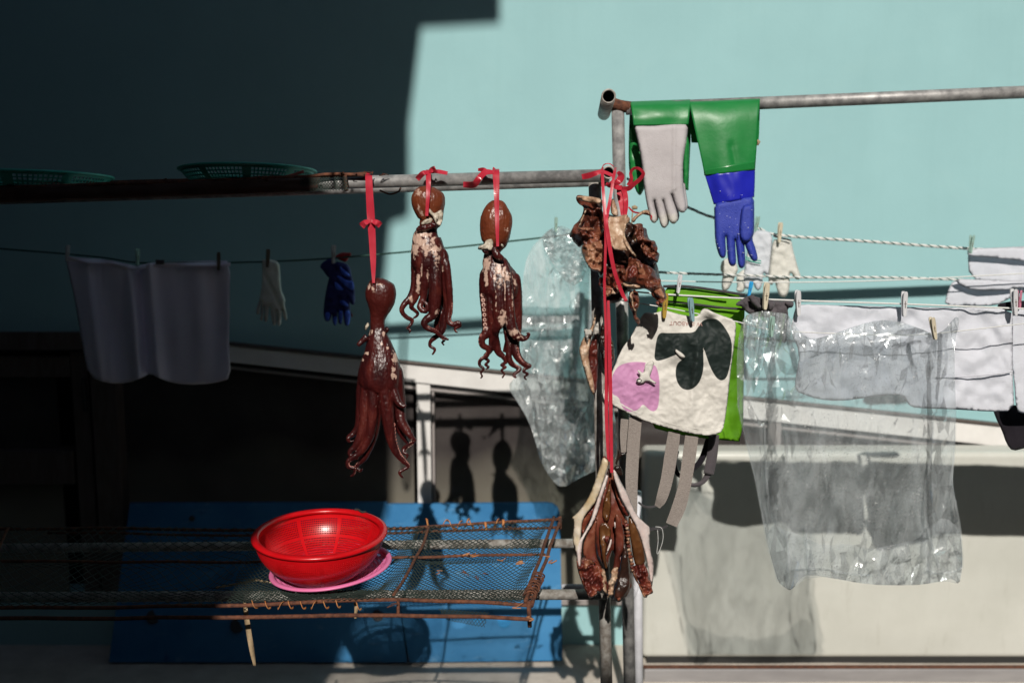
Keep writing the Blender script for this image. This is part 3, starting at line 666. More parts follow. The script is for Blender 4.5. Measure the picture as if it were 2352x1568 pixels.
def octopus(label, z, sc, Y, head, arms, extra, bare, headcut, skin, frills, suckers, voxel=.0016):
    px = .91875 / sc                          # photo units per zoom unit
    k = px * Y / FPX                          # metres per zoom unit
    parts = []
    def c3(p): 
        q = np.asarray(p, float); uv = np.array(z(*[tuple(x[:2]) for x in q]))[:, :2]; return PN(uv[:, 0], uv[:, 1], Y + q[:, 3])
    hd = catmull([(x, y, r, 0) for x, y, r in head], 60)
    parts.append(tube(c3(hd), np.maximum(hd[:, 2] * k, .002), 28, flat=.78))
    for a in arms + extra:
        q = [tuple(p) + (0,) * (4 - len(p)) for p in a]
        if a in arms: x_, y_, r_, d_ = q[0]; q = [(x_ + (head[-1][0] - x_) * .4, y_ - 110, r_ * .3, d_ + .016), (x_ + (head[-1][0] - x_) * .16, y_ - 50, r_ * .8, d_ + .007)] + q
        q = catmull(q, 14 * len(q)); parts.append(tube(c3(q), np.maximum(q[:, 2] * k, .0020), 12))
    r = root('octopus', c3([(head[0][0], head[0][1], 0, 0)])[0], label, 'octopus', 'octopuses drying on the rail')
    V, F, N = remeshed(parts, voxel, 3)
    uv = proj(V); zx = (uv[:, 0] / .91875 - z.x0) * sc; zy = (uv[:, 1] / .91875 - z.y0) * sc
    bump = .0012 * nz(V[:, 0], V[:, 1], V[:, 2] * .4, 70) + .0008 * np.abs(nz(V[:, 0], V[:, 1], V[:, 2] * .5 + 3, 120)) + .0005 * nz(V[:, 0], V[:, 1], V[:, 2], 160)
    V = V + N * bump[:, None]
    at_b = np.zeros(len(V))
    for cx, cy, rx, ry, *w in bare:
        wgt = w[0] if w else 1.
        at_b = np.maximum(at_b, wgt * np.clip(1.25 - np.sqrt(((zx - cx) / rx) ** 2 + ((zy - cy) / ry) ** 2) * .75, 0, 1) * (N[:, 1] < .3))
    at_h = np.clip((headcut - zy) / 60 + .5, 0, 1)
    obj('body', V, F, skin, r, attrs={'bare': at_b * .9, 'head': at_h})
    for f in frills:
        V, F, _ = puff([x[:2] for x in z(*f['poly'])], Y - f['d'], .0022, 9, 3, 1, dfn=lambda u, v, d: .006 * nz(u, v, 0, .09) + .004 * nz(u, v, 4, .2))
        obj(f.get('name', 'frill'), V, F, f.get('m', 'membrane'), r)
    sp, pale = [], []
    for (ai, t0, t1, side, dd, big, which) in suckers:
        q = catmull([tuple(p) + (0,) * (4 - len(p)) for p in (arms + extra)[ai]], 300); n = len(q)
        i = int(t0 * n)
        while i < int(t1 * n) - 1:
            t = q[i + 1, :2] - q[i, :2]; t /= np.linalg.norm(t) + 1e-9; nn = np.array([t[1], -t[0]]) * side
            rr = max(q[i, 2], 5) * big * 1.3
            c = np.array([q[i, 0] + nn[0] * q[i, 2] * .92 * (1 - .85 * dd), q[i, 1] + nn[1] * q[i, 2] * .92 * (1 - .85 * dd), 0, q[i, 3] - dd * q[i, 2] * k])
            ctr = c3([c])[0]; out = np.array([nn[0] * (1 - dd), -.4 - dd, -nn[1] * (1 - dd)]); out /= np.linalg.norm(out)
            e1 = np.cross(out, (.3, .2, .9)); e1 /= np.linalg.norm(e1); e2 = np.cross(out, e1)
            R_ = rr * k; Vt, Ft = [], []
            for h, rad in ((-.3, .8), (.45, 1.), (.7, .75), (.35, .35)):
                Vt += [ctr + out * h * R_ + rad * R_ * (math.cos(b_) * e1 + math.sin(b_) * e2) for b_ in np.linspace(0, 6.283, 8, endpoint=False)]
            Ft = [(a * 8 + j, a * 8 + (j + 1) % 8, (a + 1) * 8 + (j + 1) % 8, (a + 1) * 8 + j) for a in range(3) for j in range(8)] + [tuple(range(24, 32))]
            (pale if which else sp).append((Vt, Ft))
            step = rr * 2.05; s = 0
            while i < n - 2 and s < step: s += np.linalg.norm(q[i + 1, :2] - q[i, :2]); i += 1
    if sp: V, F = join(sp); obj('suckers', V, F, 'sucker', r, kind='stuff')
    if pale: V, F = join(pale); obj('suckers', V, F, 'sucker_pale', r, kind='stuff')
    return r
class Z:
    def __init__(s, x0, y0, sc): s.x0, s.y0, s.sc, s.f = x0, y0, sc, ZM(x0, y0, sc)
    def __call__(s, *p): return s.f(*p)
# left one, dark red, hung by the head
zA = Z(840, 680, 2.904)
octopus('dark red octopus hanging lowest, at the left, by a long red tape', zA, 2.904, 2.42,
    [(325, 44, 12), (324, 52, 52), (322, 80, 86), (325, 125, 107), (325, 170, 111), (324, 215, 104), (317, 265, 82), (308, 315, 60), (303, 360, 53), (303, 400, 54), (305, 440, 66), (308, 490, 82), (313, 540, 100), (318, 590, 118), (320, 640, 136), (320, 700, 152), (320, 760, 156), (318, 820, 150), (315, 860, 120)],
    [[(205, 690, 36, .0), (180, 850, 34, .005), (175, 1000, 32, .01), (160, 1120, 28, .012), (122, 1175, 22, .01), (88, 1205, 15), (98, 1228, 10), (130, 1222, 6)],
     [(235, 740, 44, -.006), (212, 950, 45, -.01), (205, 1080, 41, -.012), (180, 1190, 34, -.014), (140, 1262, 25, -.016), (100, 1308, 17, -.018), (128, 1342, 14, -.02), (165, 1348, 9, -.02)],
     [(262, 760, 44, -.014), (268, 950, 42, -.02), (262, 1080, 40, -.02), (236, 1210, 33, -.02), (180, 1300, 26, -.02), (120, 1345, 20, -.022), (86, 1375, 15, -.024), (92, 1412, 13, -.024), (134, 1425, 11, -.022), (128, 1465, 9, -.02), (105, 1480, 6, -.02)],
     [(292, 800, 40, -.010), (298, 1000, 37, -.006), (284, 1120, 35, -.004), (258, 1230, 30), (218, 1330, 24), (172, 1385, 17), (150, 1415, 13), (180, 1440, 10, -.005), (192, 1425, 6, -.01)],
     [(345, 780, 52, -.018), (368, 980, 50, -.02), (385, 1110, 46, -.018), (402, 1215, 37, -.016), (440, 1310, 27, -.014), (490, 1370, 19, -.012), (525, 1408, 13, -.01), (492, 1432, 12, -.012), (462, 1452, 11, -.014), (472, 1476, 10, -.012), (488, 1494, 6, -.01)],
     [(440, 740, 48, .0), (456, 900, 47, .004), (466, 1000, 44, .004), (474, 1080, 40, -.002), (515, 1150, 30, -.008), (556, 1203, 20, -.012), (570, 1222, 14, -.01), (535, 1250, 15, -.004), (498, 1278, 15), (492, 1310, 13, -.004), (522, 1325, 8, -.006), (510, 1352, 5, -.006)],
     [(420, 860, 32, -.016), (452, 945, 25, -.024), (488, 972, 16, -.028), (506, 962, 9, -.03)]],
    [[(225, 470, 26, -.01), (188, 503, 20, -.014), (158, 534, 15, -.016)],
     [(300, 780, 60, .02), (250, 950, 50, .03), (230, 1150, 30, .03), (150, 1290, 14, .03)], [(360, 800, 60, .02), (420, 1000, 48, .03), (470, 1150, 30, .03), (520, 1240, 14, .03)]],
    [(240, 430, 10, 24), (262, 430, 6, 14, .8), (344, 452, 11, 20), (240, 105, 12, 22, .85), (272, 125, 14, 22, .85), (225, 592, 15, 12), (195, 640, 8, 16), (430, 620, 24, 46, .95), (412, 705, 18, 20), (418, 752, 18, 22), (185, 590, 14, 40, .85), (375, 550, 8, 10), (333, 520, 10, 12, .8), (325, 90, 20, 8, .7)], 400, 'octopus_skin_red',
    [dict(poly=[(205, 385), (235, 360), (245, 385), (222, 420), (208, 425)], d=.01), dict(poly=[(355, 395), (382, 400), (385, 430), (365, 450), (352, 430)], d=.012, m='octopus_skin_red')],
    [(3, .15, .9, -1, .15, .30, 0), (4, .2, .82, 1, .25, .24, 0), (5, .42, .62, -1, .5, .33, 1), (1, .8, .98, -1, .4, .4, 0), (2, .55, .9, 1, .3, .3, 0), (5, .6, .75, 1, .3, .4, 1)])
# middle one
zB = Z(980, 400, 3.135)
octopus('brown octopus in the middle, its head close under the rail', zB, 3.135, 2.42,
    [(283, 205, 20), (282, 218, 62), (280, 245, 104), (281, 285, 126), (285, 330, 130), (290, 372, 124), (297, 412, 110), (302, 450, 98), (300, 480, 88), (290, 505, 76), (285, 535, 70), (278, 565, 84), (270, 600, 106), (275, 650, 120), (280, 700, 130), (286, 760, 138), (292, 815, 140), (297, 860, 120)],
    [[(195, 690, 42), (182, 850, 34), (176, 980, 31), (145, 1070, 25, -.004), (98, 1128, 24, -.008), (76, 1178, 20, -.01), (112, 1230, 18, -.008), (158, 1256, 14, -.004), (142, 1298, 10, -.006), (120, 1318, 8, -.006), (146, 1335, 7, -.008), (132, 1356, 5, -.008)],
     [(222, 740, 36, -.012), (210, 950, 29, -.016), (185, 1070, 26, -.014), (152, 1145, 20, -.01), (172, 1172, 15, -.004), (202, 1200, 11), (190, 1225, 8), (168, 1238, 6)],
     [(262, 780, 38, -.014), (258, 950, 33, -.016), (252, 1060, 28, -.012), (228, 1120, 24, -.014), (218, 1155, 22, -.018), (252, 1182, 22, -.02), (280, 1160, 17, -.022), (268, 1118, 12, -.022), (240, 1105, 8, -.02)],
     [(330, 740, 52, -.018), (338, 900, 53, -.024), (338, 1050, 52, -.026), (332, 1150, 45, -.026), (318, 1215, 35, -.026), (272, 1248, 30, -.028), (252, 1285, 24, -.03), (285, 1322, 20, -.03), (340, 1342, 17, -.026), (372, 1372, 13, -.022), (428, 1402, 10, -.02), (448, 1405, 6, -.02)],
     [(400, 760, 44, -.004), (420, 950, 42), (436, 1080, 36), (432, 1180, 31), (412, 1250, 30), (402, 1310, 28), (380, 1360, 24), (335, 1392, 19), (302, 1422, 16), (298, 1456, 13), (334, 1480, 12), (332, 1502, 10), (316, 1526, 7)],
     [(425, 820, 30, -.012), (450, 1000, 27, -.012), (456, 1150, 23, -.01), (442, 1250, 23, -.014), (472, 1288, 20, -.018), (520, 1276, 16, -.02), (532, 1300, 12, -.02), (492, 1322, 10, -.018), (502, 1346, 8, -.018), (518, 1352, 6, -.016)],
     [(380, 1200, 30, .01), (350, 1300, 24, .012), (372, 1370, 17, .01), (410, 1405, 13, .004), (392, 1430, 10), (410, 1452, 7)]],
    [[(205, 540, 22, -.016), (260, 530, 30, -.02), (330, 505, 26, -.018)], [(300, 780, 60, .02), (290, 950, 46, .03), (270, 1120, 26, .03), (265, 1200, 14, .02)], [(380, 780, 60, .02), (410, 1000, 46, .03), (400, 1180, 30, .03)]],
    [(205, 625, 52, 75, 1.), (250, 585, 50, 26, 1.), (180, 700, 26, 60, .95), (265, 690, 28, 55, .92), (318, 670, 26, 70, .86), (345, 720, 36, 60, .7), (205, 960, 16, 70, .95), (152, 1090, 14, 22), (282, 905, 12, 45, .9), (232, 870, 8, 60, .75), (215, 260, 34, 40, .55), (215, 380, 20, 60, .5), (230, 420, 26, 22, .55), (350, 1190, 14, 22, .85), (395, 860, 14, 30, .6), (350, 790, 20, 60, .62)], 500, 'octopus_skin_brown',
    [dict(poly=[(268, 378), (290, 372), (320, 410), (335, 420), (360, 400), (390, 388), (402, 410), (398, 470), (378, 528), (345, 500), (330, 470), (318, 440), (285, 410)], d=.034),
     dict(poly=[(225, 492), (260, 465), (310, 450), (320, 470), (300, 500), (250, 512), (230, 510)], d=.031), dict(poly=[(350, 430), (368, 415), (360, 470), (345, 490)], d=.04),
     dict(poly=[(182, 540), (215, 515), (330, 480), (355, 510), (350, 530), (270, 550), (205, 565)], d=.03, m='octopus_skin_brown')],
    [(0, .5, .85, -1, .3, .3, 0), (2, .5, .95, 1, .4, .33, 0), (3, .62, .9, 1, .4, .3, 0), (3, .3, .55, 1, .05, .16, 0), (5, .6, .9, 1, .4, .3, 0), (6, .1, .7, -1, .4, .3, 0), (5, .2, .6, 1, .5, .28, 0)])
# right one
zC = Z(1170, 400, 2.705)
octopus('brown octopus at the right, with pale suckers down its left arm', zC, 2.705, 2.42,
    [(218, 274, 16), (215, 286, 44), (207, 310, 68), (199, 345, 90), (194, 390, 106), (190, 440, 109), (186, 488, 104), (182, 530, 94), (178, 560, 84), (172, 585, 68), (165, 615, 56), (165, 645, 60), (172, 680, 76), (186, 720, 95), (196, 770, 114), (206, 825, 130), (215, 880, 138), (218, 930, 120)],
    [[(112, 790, 36), (110, 900, 34, -.004), (120, 1000, 33, -.006), (126, 1100, 31, -.006), (130, 1158, 37, -.01), (95, 1205, 26, -.014), (98, 1250, 22, -.014), (138, 1280, 20, -.01), (128, 1320, 16, -.008), (84, 1352, 13, -.008), (78, 1385, 10, -.008), (106, 1410, 9, -.01), (86, 1440, 7, -.01), (97, 1460, 6, -.01), (85, 1476, 5, -.01)],
     [(155, 820, 38, -.014), (156, 1000, 35, -.018), (162, 1120, 31, -.014), (168, 1200, 27, -.008), (150, 1285, 20), (115, 1330, 13), (140, 1358, 10), (116, 1384, 8), (140, 1396, 7), (121, 1416, 5)],
     [(214, 850, 50, -.022), (214, 1000, 51, -.026), (214, 1080, 44, -.026), (192, 1140, 30, -.024), (186, 1180, 24, -.014), (192, 1240, 26, -.004), (205, 1295, 24), (240, 1332, 18), (256, 1364, 13), (226, 1386, 10), (255, 1400, 9), (225, 1420, 8), (246, 1446, 6), (231, 1472, 4)],
     [(262, 780, 32, -.022), (276, 900, 32, -.03), (284, 1020, 33, -.034), (292, 1120, 36, -.036), (325, 1182, 33, -.036), (372, 1205, 23, -.034), (400, 1196, 15, -.034), (410, 1176, 11, -.036), (396, 1170, 8, -.04)],
     [(318, 830, 42), (332, 1000, 37), (334, 1130, 31), (322, 1230, 30, -.006), (326, 1300, 30, -.01), (350, 1350, 24, -.012), (390, 1384, 18, -.012), (418, 1392, 13, -.012), (384, 1412, 11, -.014), (376, 1431, 9, -.016), (405, 1445, 8, -.014), (381, 1466, 6, -.014), (396, 1486, 5, -.014)],
     [(262, 1120, 30, .008), (275, 1240, 23, -.004), (276, 1320, 20, -.006), (292, 1370, 20, -.006), (330, 1400, 16, -.004), (350, 1414, 12, -.006), (320, 1440, 13, -.008), (308, 1456, 10, -.012), (326, 1472, 7, -.014)]],
    [[(175, 590, 22, -.03), (195, 640, 27, -.036), (225, 660, 18, -.036), (240, 660, 10, -.034)], [(180, 830, 60, .02), (180, 1000, 46, .03), (165, 1150, 30, .03), (170, 1270, 18, .03)], [(280, 830, 60, .02), (290, 1000, 46, .03), (280, 1180, 28, .03), (250, 1300, 16, .03)]],
    [(125, 700, 26, 70, 1.), (122, 800, 12, 60, .95), (205, 730, 30, 50, .8), (180, 790, 16, 26, .8), (240, 760, 30, 40, .7), (265, 795, 22, 30, .9), (214, 830, 20, 40, .6), (235, 1080, 26, 60, .95), (310, 1165, 42, 26, .95), (345, 1198, 26, 14, .85), (250, 870, 5, 110, .8), (190, 960, 5, 80, .6), (300, 900, 6, 120, .6), (262, 470, 18, 20, .55), (145, 345, 7, 8, .9), (320, 830, 12, 40, .7)], 560, 'octopus_skin_brown',
    [dict(poly=[(118, 545), (140, 534), (166, 535), (172, 565), (168, 600), (150, 618), (125, 600), (100, 610), (64, 605), (72, 580), (110, 572)], d=.034),
     dict(poly=[(90, 595), (130, 600), (155, 630), (120, 640), (95, 620)], d=.028, m='octopus_skin_brown'), dict(poly=[(222, 560), (246, 580), (245, 602), (222, 590)], d=.03)],
    [(0, .08, .30, -1, .75, .36, 1), (0, .34, .75, -1, .5, .3, 0), (3, .45, .95, -1, .4, .3, 0), (4, .30, .75, 1, .7, .24, 0), (5, .1, .9, 1, .5, .3, 0), (4, .35, .8, -1, .5, .22, 0), (2, .3, .6, -1, .4, .2, 0)])

# ---------------------------------------------------------------- red tapes
mat('red_tape', (.52, .022, .045), (.60, .04, .07), scale=30, rough=.36, trans=.25, coat=.3)
def tape(label, strips, base, group='red tapes tied to the rack'):
    r = root('tape', P(*base), label, 'tape', group)
    for i, (pts, tw) in enumerate(strips):
        V, F = ribbon(pts, max(18, 9 * len(pts)), twist=tw, wob=.06); obj('strand' if i == 0 else 'loose_end', V, F, 'red_tape', r, solid=.0003, smooth=False)
    return r
tape('long red tape carrying the lowest octopus', [
    ([(848, 402, 2.47, 16), (847, 406, 2.412, 16), (849, 450, 2.40, 17), (852, 500, 2.40, 18), (855, 550, 2.40, 16), (857, 600, 2.398, 13), (858, 650, 2.392, 6)], .15),
    ([(848, 508, 2.395, 8), (838, 512, 2.39, 14), (830, 520, 2.385, 16)], .5), ([(852, 506, 2.395, 8), (866, 512, 2.392, 14), (874, 518, 2.385, 14)], -.5)], (848, 408, 2.43))
tape('short red tape with a bow, over the middle octopus head', [
    ([(984, 390, 2.47, 12), (984, 393, 2.412, 12), (984, 420, 2.39, 11), (983, 450, 2.378, 9), (980, 496, 2.376, 7)], .12),
    ([(985, 397, 2.405, 6), (972, 398, 2.40, 12), (958, 412, 2.40, 12)], .6), ([(984, 398, 2.405, 7), (992, 390, 2.40, 12), (1000, 386, 2.40, 11)], -.6), ([(990, 396, 2.405, 6), (1005, 394, 2.40, 9), (1028, 398, 2.395, 8)], .5)], (984, 392, 2.44))
tape('red tape with a fluttering end, carrying the right octopus', [
    ([(1139, 388, 2.47, 15), (1139, 392, 2.412, 16), (1140, 420, 2.395, 14), (1141, 470, 2.385, 11), (1142, 520, 2.375, 9), (1143, 566, 2.372, 6)], .12),
    ([(1136, 396, 2.405, 8), (1115, 396, 2.40, 13), (1100, 410, 2.395, 14), (1088, 424, 2.39, 15), (1064, 424, 2.385, 13)], .7), ([(1120, 394, 2.41, 6), (1110, 390, 2.41, 10), (1098, 390, 2.40, 6)], .4)], (1139, 390, 2.44))
zD = ZM(1400, 400, 3.7333)
def zd(*p): return [(a[0], a[1]) + (y, w * .2461) for a, y, w in ((zD((x, yy))[0], y, w) for x, yy, y, w in p)]
tape('long red tape looped on the pipe end and running down the post', [
    (zd((402, 70, 2.42, 26), (395, 110, 2.36, 28), (402, 260, 2.33, 28), (412, 400, 2.315, 30), (425, 590, 2.30, 30), (426, 760, 2.30, 24), (420, 1000, 2.30, 24), (415, 1200, 2.30, 24), (428, 1568, 2.30, 24)) + [(1393, 860, 2.30, 8), (1393, 960, 2.29, 8), (1398, 1060, 2.285, 7)], .1),
    (zd((518, 70, 2.42, 24), (508, 120, 2.36, 26), (462, 400, 2.325, 30), (432, 560, 2.297, 36), (448, 700, 2.295, 40), (475, 880, 2.295, 38), (515, 1060, 2.30, 36), (580, 1240, 2.31, 34), (620, 1315, 2.31, 30)), .12),
    ([(1397, 690, 2.296, 6), (1399, 760, 2.29, 8), (1402, 900, 2.285, 9), (1405, 1085, 2.275, 7)], .1)], (1396, 385, 2.38))
tape('crumpled red bow knotted round the pipe end', [
    (zd((500, 150, 2.37, 30), (400, 110, 2.365, 34), (330, 125, 2.36, 46), (270, 145, 2.355, 54), (205, 158, 2.35, 50)), .3),
    (zd((540, 110, 2.40, 30), (570, 150, 2.38, 60), (545, 200, 2.375, 60), (470, 240, 2.37, 40), (430, 220, 2.37, 30)), .7), (zd((390, 90, 2.37, 8), (410, 45, 2.37, 9), (460, 35, 2.37, 10), (500, 60, 2.37, 8)), .2),
    (zd((470, 200, 2.38, 40), (520, 250, 2.37, 44), (580, 260, 2.36, 42)), .6)], (1398, 395, 2.38))
tape('red tape loop curling up beside the grey glove', [
    (zd((570, 270, 2.40, 42), (640, 265, 2.39, 46), (690, 225, 2.385, 40), (750, 175, 2.38, 36), (778, 125, 2.375, 30), (740, 82, 2.37, 26), (690, 80, 2.375, 26), (660, 120, 2.38, 28), (665, 180, 2.385, 34), (640, 240, 2.39, 44)), .3),
    (zd((550, 240, 2.41, 44), (560, 330, 2.40, 56), (580, 420, 2.39, 56), (590, 515, 2.385, 44)), .15), (zd((590, 260, 2.40, 50), (610, 330, 2.39, 46), (615, 420, 2.385, 44), (608, 515, 2.38, 34)), .2),
    (zd((640, 440, 2.38, 14), (690, 485, 2.37, 16), (780, 500, 2.365, 15), (850, 520, 2.36, 14), (845, 560, 2.36, 9)), .3)], (1435, 440, 2.39))

# ---------------------------------------------------------------- dried fish
def flesh(name, cs, scale=20, rough=.38, bump=.85, bs=95, contrast=(.32, .58)):
    return mat(name, *cs, scale=scale, rough=rough, bump=bump, bscale=bs, contrast=contrast, sss=.05, detail=8)
flesh('flesh_brown', [(.034, .009, .006), (.12, .030, .016), (.27, .095, .050)])
flesh('flesh_tan', [(.09, .028, .015), (.22, .082, .044), (.40, .22, .13)])
flesh('flesh_red', [(.035, .006, .005), (.12, .020, .013), (.28, .09, .045)])
flesh('flesh_cream', [(.22, .10, .055), (.44, .29, .19), (.60, .48, .37)], scale=30)
flesh('flesh_dark', [(.012, .007, .006), (.03, .014, .010), (.07, .02, .012)], rough=.3)
flesh('flesh_amber', [(.05, .017, .007), (.095, .036, .012), (.17, .075, .026)], scale=14, bump=.3, rough=.3)
flesh('flesh_smooth', [(.05, .010, .007), (.13, .030, .018), (.26, .10, .055)], scale=11, bump=.35, bs=50, rough=.34)
flesh('fish_skin_white', [(.50, .38, .35), (.62, .52, .49), (.70, .63, .60)], scale=16, bump=.25, rough=.38)
flesh('fish_skin_yellow', [(.42, .29, .14), (.56, .45, .30), (.62, .54, .46)], scale=18, bump=.25)
def crag(amp, s, seed, lean=(0, 0), c=(0, 0), o=5):
    def f(u, v, d):
        r = ridged(u, v * .8, seed, s * .62, min(o, 3)); r = (r - r.mean()) / (r.std() + 1e-6)
        return -amp * np.clip(r, -2.2, 2.2) + lean[0] * (u - c[0]) + lean[1] * (v - c[1])
    return f
def piece(par, name, zz, poly, Y, T, m, Wd=10, step=4, dfn=None, smooth=1, rag=0, **k):
    p = [q[:2] for q in zz(*poly)]
    if rag:
        p = resample(np.array(p), 7); d = np.array([mnoise.noise(Vector((a * .13, b * .13, Y * 50))) for a, b in p]); e = np.array([mnoise.noise(Vector((a * .13, b * .13, Y * 50 + 9))) for a, b in p])
        p = p + np.stack([d, e], 1) * rag
    V, F, at = puff(p, Y, T, Wd, step, smooth, dfn, **k)
    return obj(name, V, F, m, par)
fz = ZM(1400, 400, 3.7333)
cf = root('dried_fish', P(1430, 745, 2.37), 'ragged brown dried fish frame hanging from red tapes at the pipe end', 'dried fish')
piece(cf, 'backing_flesh', fz, [(260, 520), (420, 480), (640, 560), (760, 640), (860, 800), (900, 960), (930, 1120), (900, 1240), (780, 1200), (640, 1230), (560, 1320), (450, 1350), (380, 1200), (360, 1050), (330, 900), (260, 760)], 2.43, .02, 'flesh_dark', 14, 5, crag(.006, .05, 3), rag=6)
piece(cf, 'gill_cover', fz, [(150, 340), (190, 328), (300, 345), (385, 365), (395, 470), (400, 560), (405, 700), (330, 820), (215, 795), (185, 810), (150, 775), (82, 712), (110, 640), (165, 580), (212, 500), (220, 440), (180, 400), (150, 368)], 2.375, .010, 'flesh_brown', 9, 3.4, crag(.013, .042, 1, (-.00018, 0), (1470, 0)), rag=5)
piece(cf, 'bone_plate', fz, [(150, 345), (200, 330), (300, 342), (388, 362), (385, 400), (330, 412), (250, 395), (190, 380)], 2.352, .006, 'flesh_cream', 6, 3, crag(.004, .06, 6))
piece(cf, 'bone_ray', fz, [(240, 455), (252, 460), (215, 560), (180, 625), (166, 632), (200, 540)], 2.352, .003, 'flesh_cream', 4, 2.5)
piece(cf, 'bone_ray', fz, [(165, 630), (300, 628), (330, 650), (310, 668), (200, 660), (160, 650)], 2.35, .004, 'flesh_tan', 4, 2.5, crag(.003, .09, 2))
piece(cf, 'fin_lobe', fz, [(485, 345), (520, 400), (545, 500), (540, 530), (480, 515), (470, 440)], 2.37, .004, 'flesh_cream', 5, 3, crag(.003, .06, 9))
piece(cf, 'side_flesh', fz, [(215, 800), (300, 770), (400, 760), (430, 900), (420, 1010), (360, 1050), (300, 1045), (260, 1010), (232, 930), (208, 860)], 2.37, .014, 'flesh_tan', 8, 3.2, crag(.010, .065, 4), rag=6)
piece(cf, 'membrane', fz, [(440, 525), (520, 535), (620, 505), (640, 520), (615, 640), (590, 720), (640, 800), (665, 860), (600, 850), (480, 835), (455, 700)], 2.358, .0025, 'flesh_cream', 6, 3.2, crag(.006, .022, 5, (.0003, -.0001), (1500, 620), 3))
piece(cf, 'membrane', fz, [(470, 640), (560, 700), (620, 790), (640, 840), (520, 830), (480, 800)], 2.35, .003, 'flesh_tan', 6, 3, crag(.004, .05, 7))
piece(cf, 'bone_ridge', fz, [(600, 560), (640, 520), (660, 560), (620, 620), (600, 700), (640, 780), (680, 850), (720, 900), (690, 905), (620, 830), (585, 740), (585, 640)], 2.342, .006, 'flesh_cream', 4, 2.6, crag(.003, .08, 4))
piece(cf, 'back_ridge', fz, [(660, 590), (740, 575), (790, 625), (832, 715), (835, 760), (880, 760), (885, 800), (922, 880), (915, 960), (850, 930), (800, 890), (760, 810), (700, 730)], 2.365, .010, 'flesh_brown', 6, 3, crag(.011, .075, 8, (.0002, 0), (1590, 0)), rag=7)
piece(cf, 'vertebra', fz, [(675, 710), (700, 672), (745, 685), (750, 720), (715, 735), (718, 770), (690, 765)], 2.340, .006, 'flesh_cream', 4, 2.5, crag(.003, .12, 2))
piece(cf, 'vertebra', fz, [(760, 780), (820, 800), (870, 850), (918, 890), (880, 900), (820, 870), (815, 900), (775, 860), (752, 810)], 2.338, .006, 'flesh_tan', 5, 2.6, crag(.005, .1, 3))
piece(cf, 'fin_ray', fz, [(660, 565), (700, 520), (760, 475), (830, 458), (850, 520), (845, 570), (830, 500), (780, 500), (720, 540), (690, 590)], 2.35, .0025, 'flesh_cream', 4, 2.6, crag(.003, .04, 3))
piece(cf, 'belly_flesh', fz, [(640, 930), (680, 900), (760, 960), (860, 1000), (920, 1080), (945, 1150), (980, 1210), (988, 1290), (970, 1330), (935, 1340), (880, 1290), (840, 1230), (760, 1180), (690, 1160), (600, 1150), (570, 1100), (620, 1020)], 2.355, .010, 'flesh_brown', 8, 3.2, crag(.013, .045, 12, (.0001, -.0002), (1580, 680)), rag=5)
piece(cf, 'red_flesh', fz, [(640, 1000), (700, 970), (740, 1050), (730, 1120), (680, 1150), (610, 1140), (630, 1080)], 2.342, .007, 'flesh_red', 7, 3, crag(.006, .07, 6))
piece(cf, 'skin_strip', fz, [(700, 940), (740, 960), (830, 1080), (930, 1180), (985, 1260), (985, 1310), (940, 1320), (890, 1250), (800, 1120), (720, 1020)], 2.338, .005, 'flesh_tan', 6, 3, crag(.006, .06, 14), rag=4)
piece(cf, 'skin_edge', fz, [(590, 1140), (640, 1165), (700, 1160), (760, 1175), (740, 1195), (660, 1195), (600, 1180), (575, 1150)], 2.335, .004, 'flesh_cream', 4, 2.6, crag(.004, .08, 5))
piece(cf, 'tail_tip', fz, [(885, 1320), (935, 1315), (960, 1350), (945, 1385), (915, 1365), (895, 1345)], 2.342, .005, 'flesh_red', 4, 2.6, crag(.003, .1, 5))
piece(cf, 'lower_flesh', fz, [(355, 1095), (420, 1040), (520, 960), (600, 980), (620, 1100), (590, 1180), (560, 1230), (500, 1255), (430, 1275), (395, 1200), (365, 1170)], 2.372, .012, 'flesh_red', 8, 3.2, crag(.012, .06, 16), rag=6)
for i, (x, y, w, h) in enumerate([(445, 1235, 34, 34), (510, 1215, 30, 32), (545, 1010, 30, 30), (585, 1045, 26, 34), (470, 1120, 30, 40)]):
    piece(cf, 'vertebra', fz, [(x - w, y - h), (x + w, y - h * .8), (x + w * 1.1, y + h * .7), (x, y + h * 1.1), (x - w, y + h)], 2.348, .007, ['flesh_tan', 'flesh_cream', 'flesh_brown', 'flesh_tan', 'flesh_brown'][i], 6, 2.8, crag(.004, .1, i), rag=4)
piece(cf, 'spine_tail', fz, [(640, 1240), (690, 1210), (735, 1250), (735, 1370), (720, 1430), (750, 1510), (745, 1545), (690, 1490), (660, 1400), (640, 1320)], 2.368, .010, 'flesh_brown', 6, 3, crag(.008, .08, 21), rag=5)
piece(cf, 'spine_edge', fz, [(648, 1250), (690, 1215), (680, 1290), (690, 1360), (715, 1410), (695, 1420), (665, 1350), (652, 1300)], 2.35, .004, 'flesh_cream', 4, 2.5, crag(.004, .1, 2))
piece(cf, 'dark_fold', fz, [(490, 840), (600, 850), (640, 900), (650, 960), (600, 970), (510, 950), (480, 900)], 2.385, .004, 'flesh_dark', 6, 4)  # sheet of dark flesh set back between the other pieces

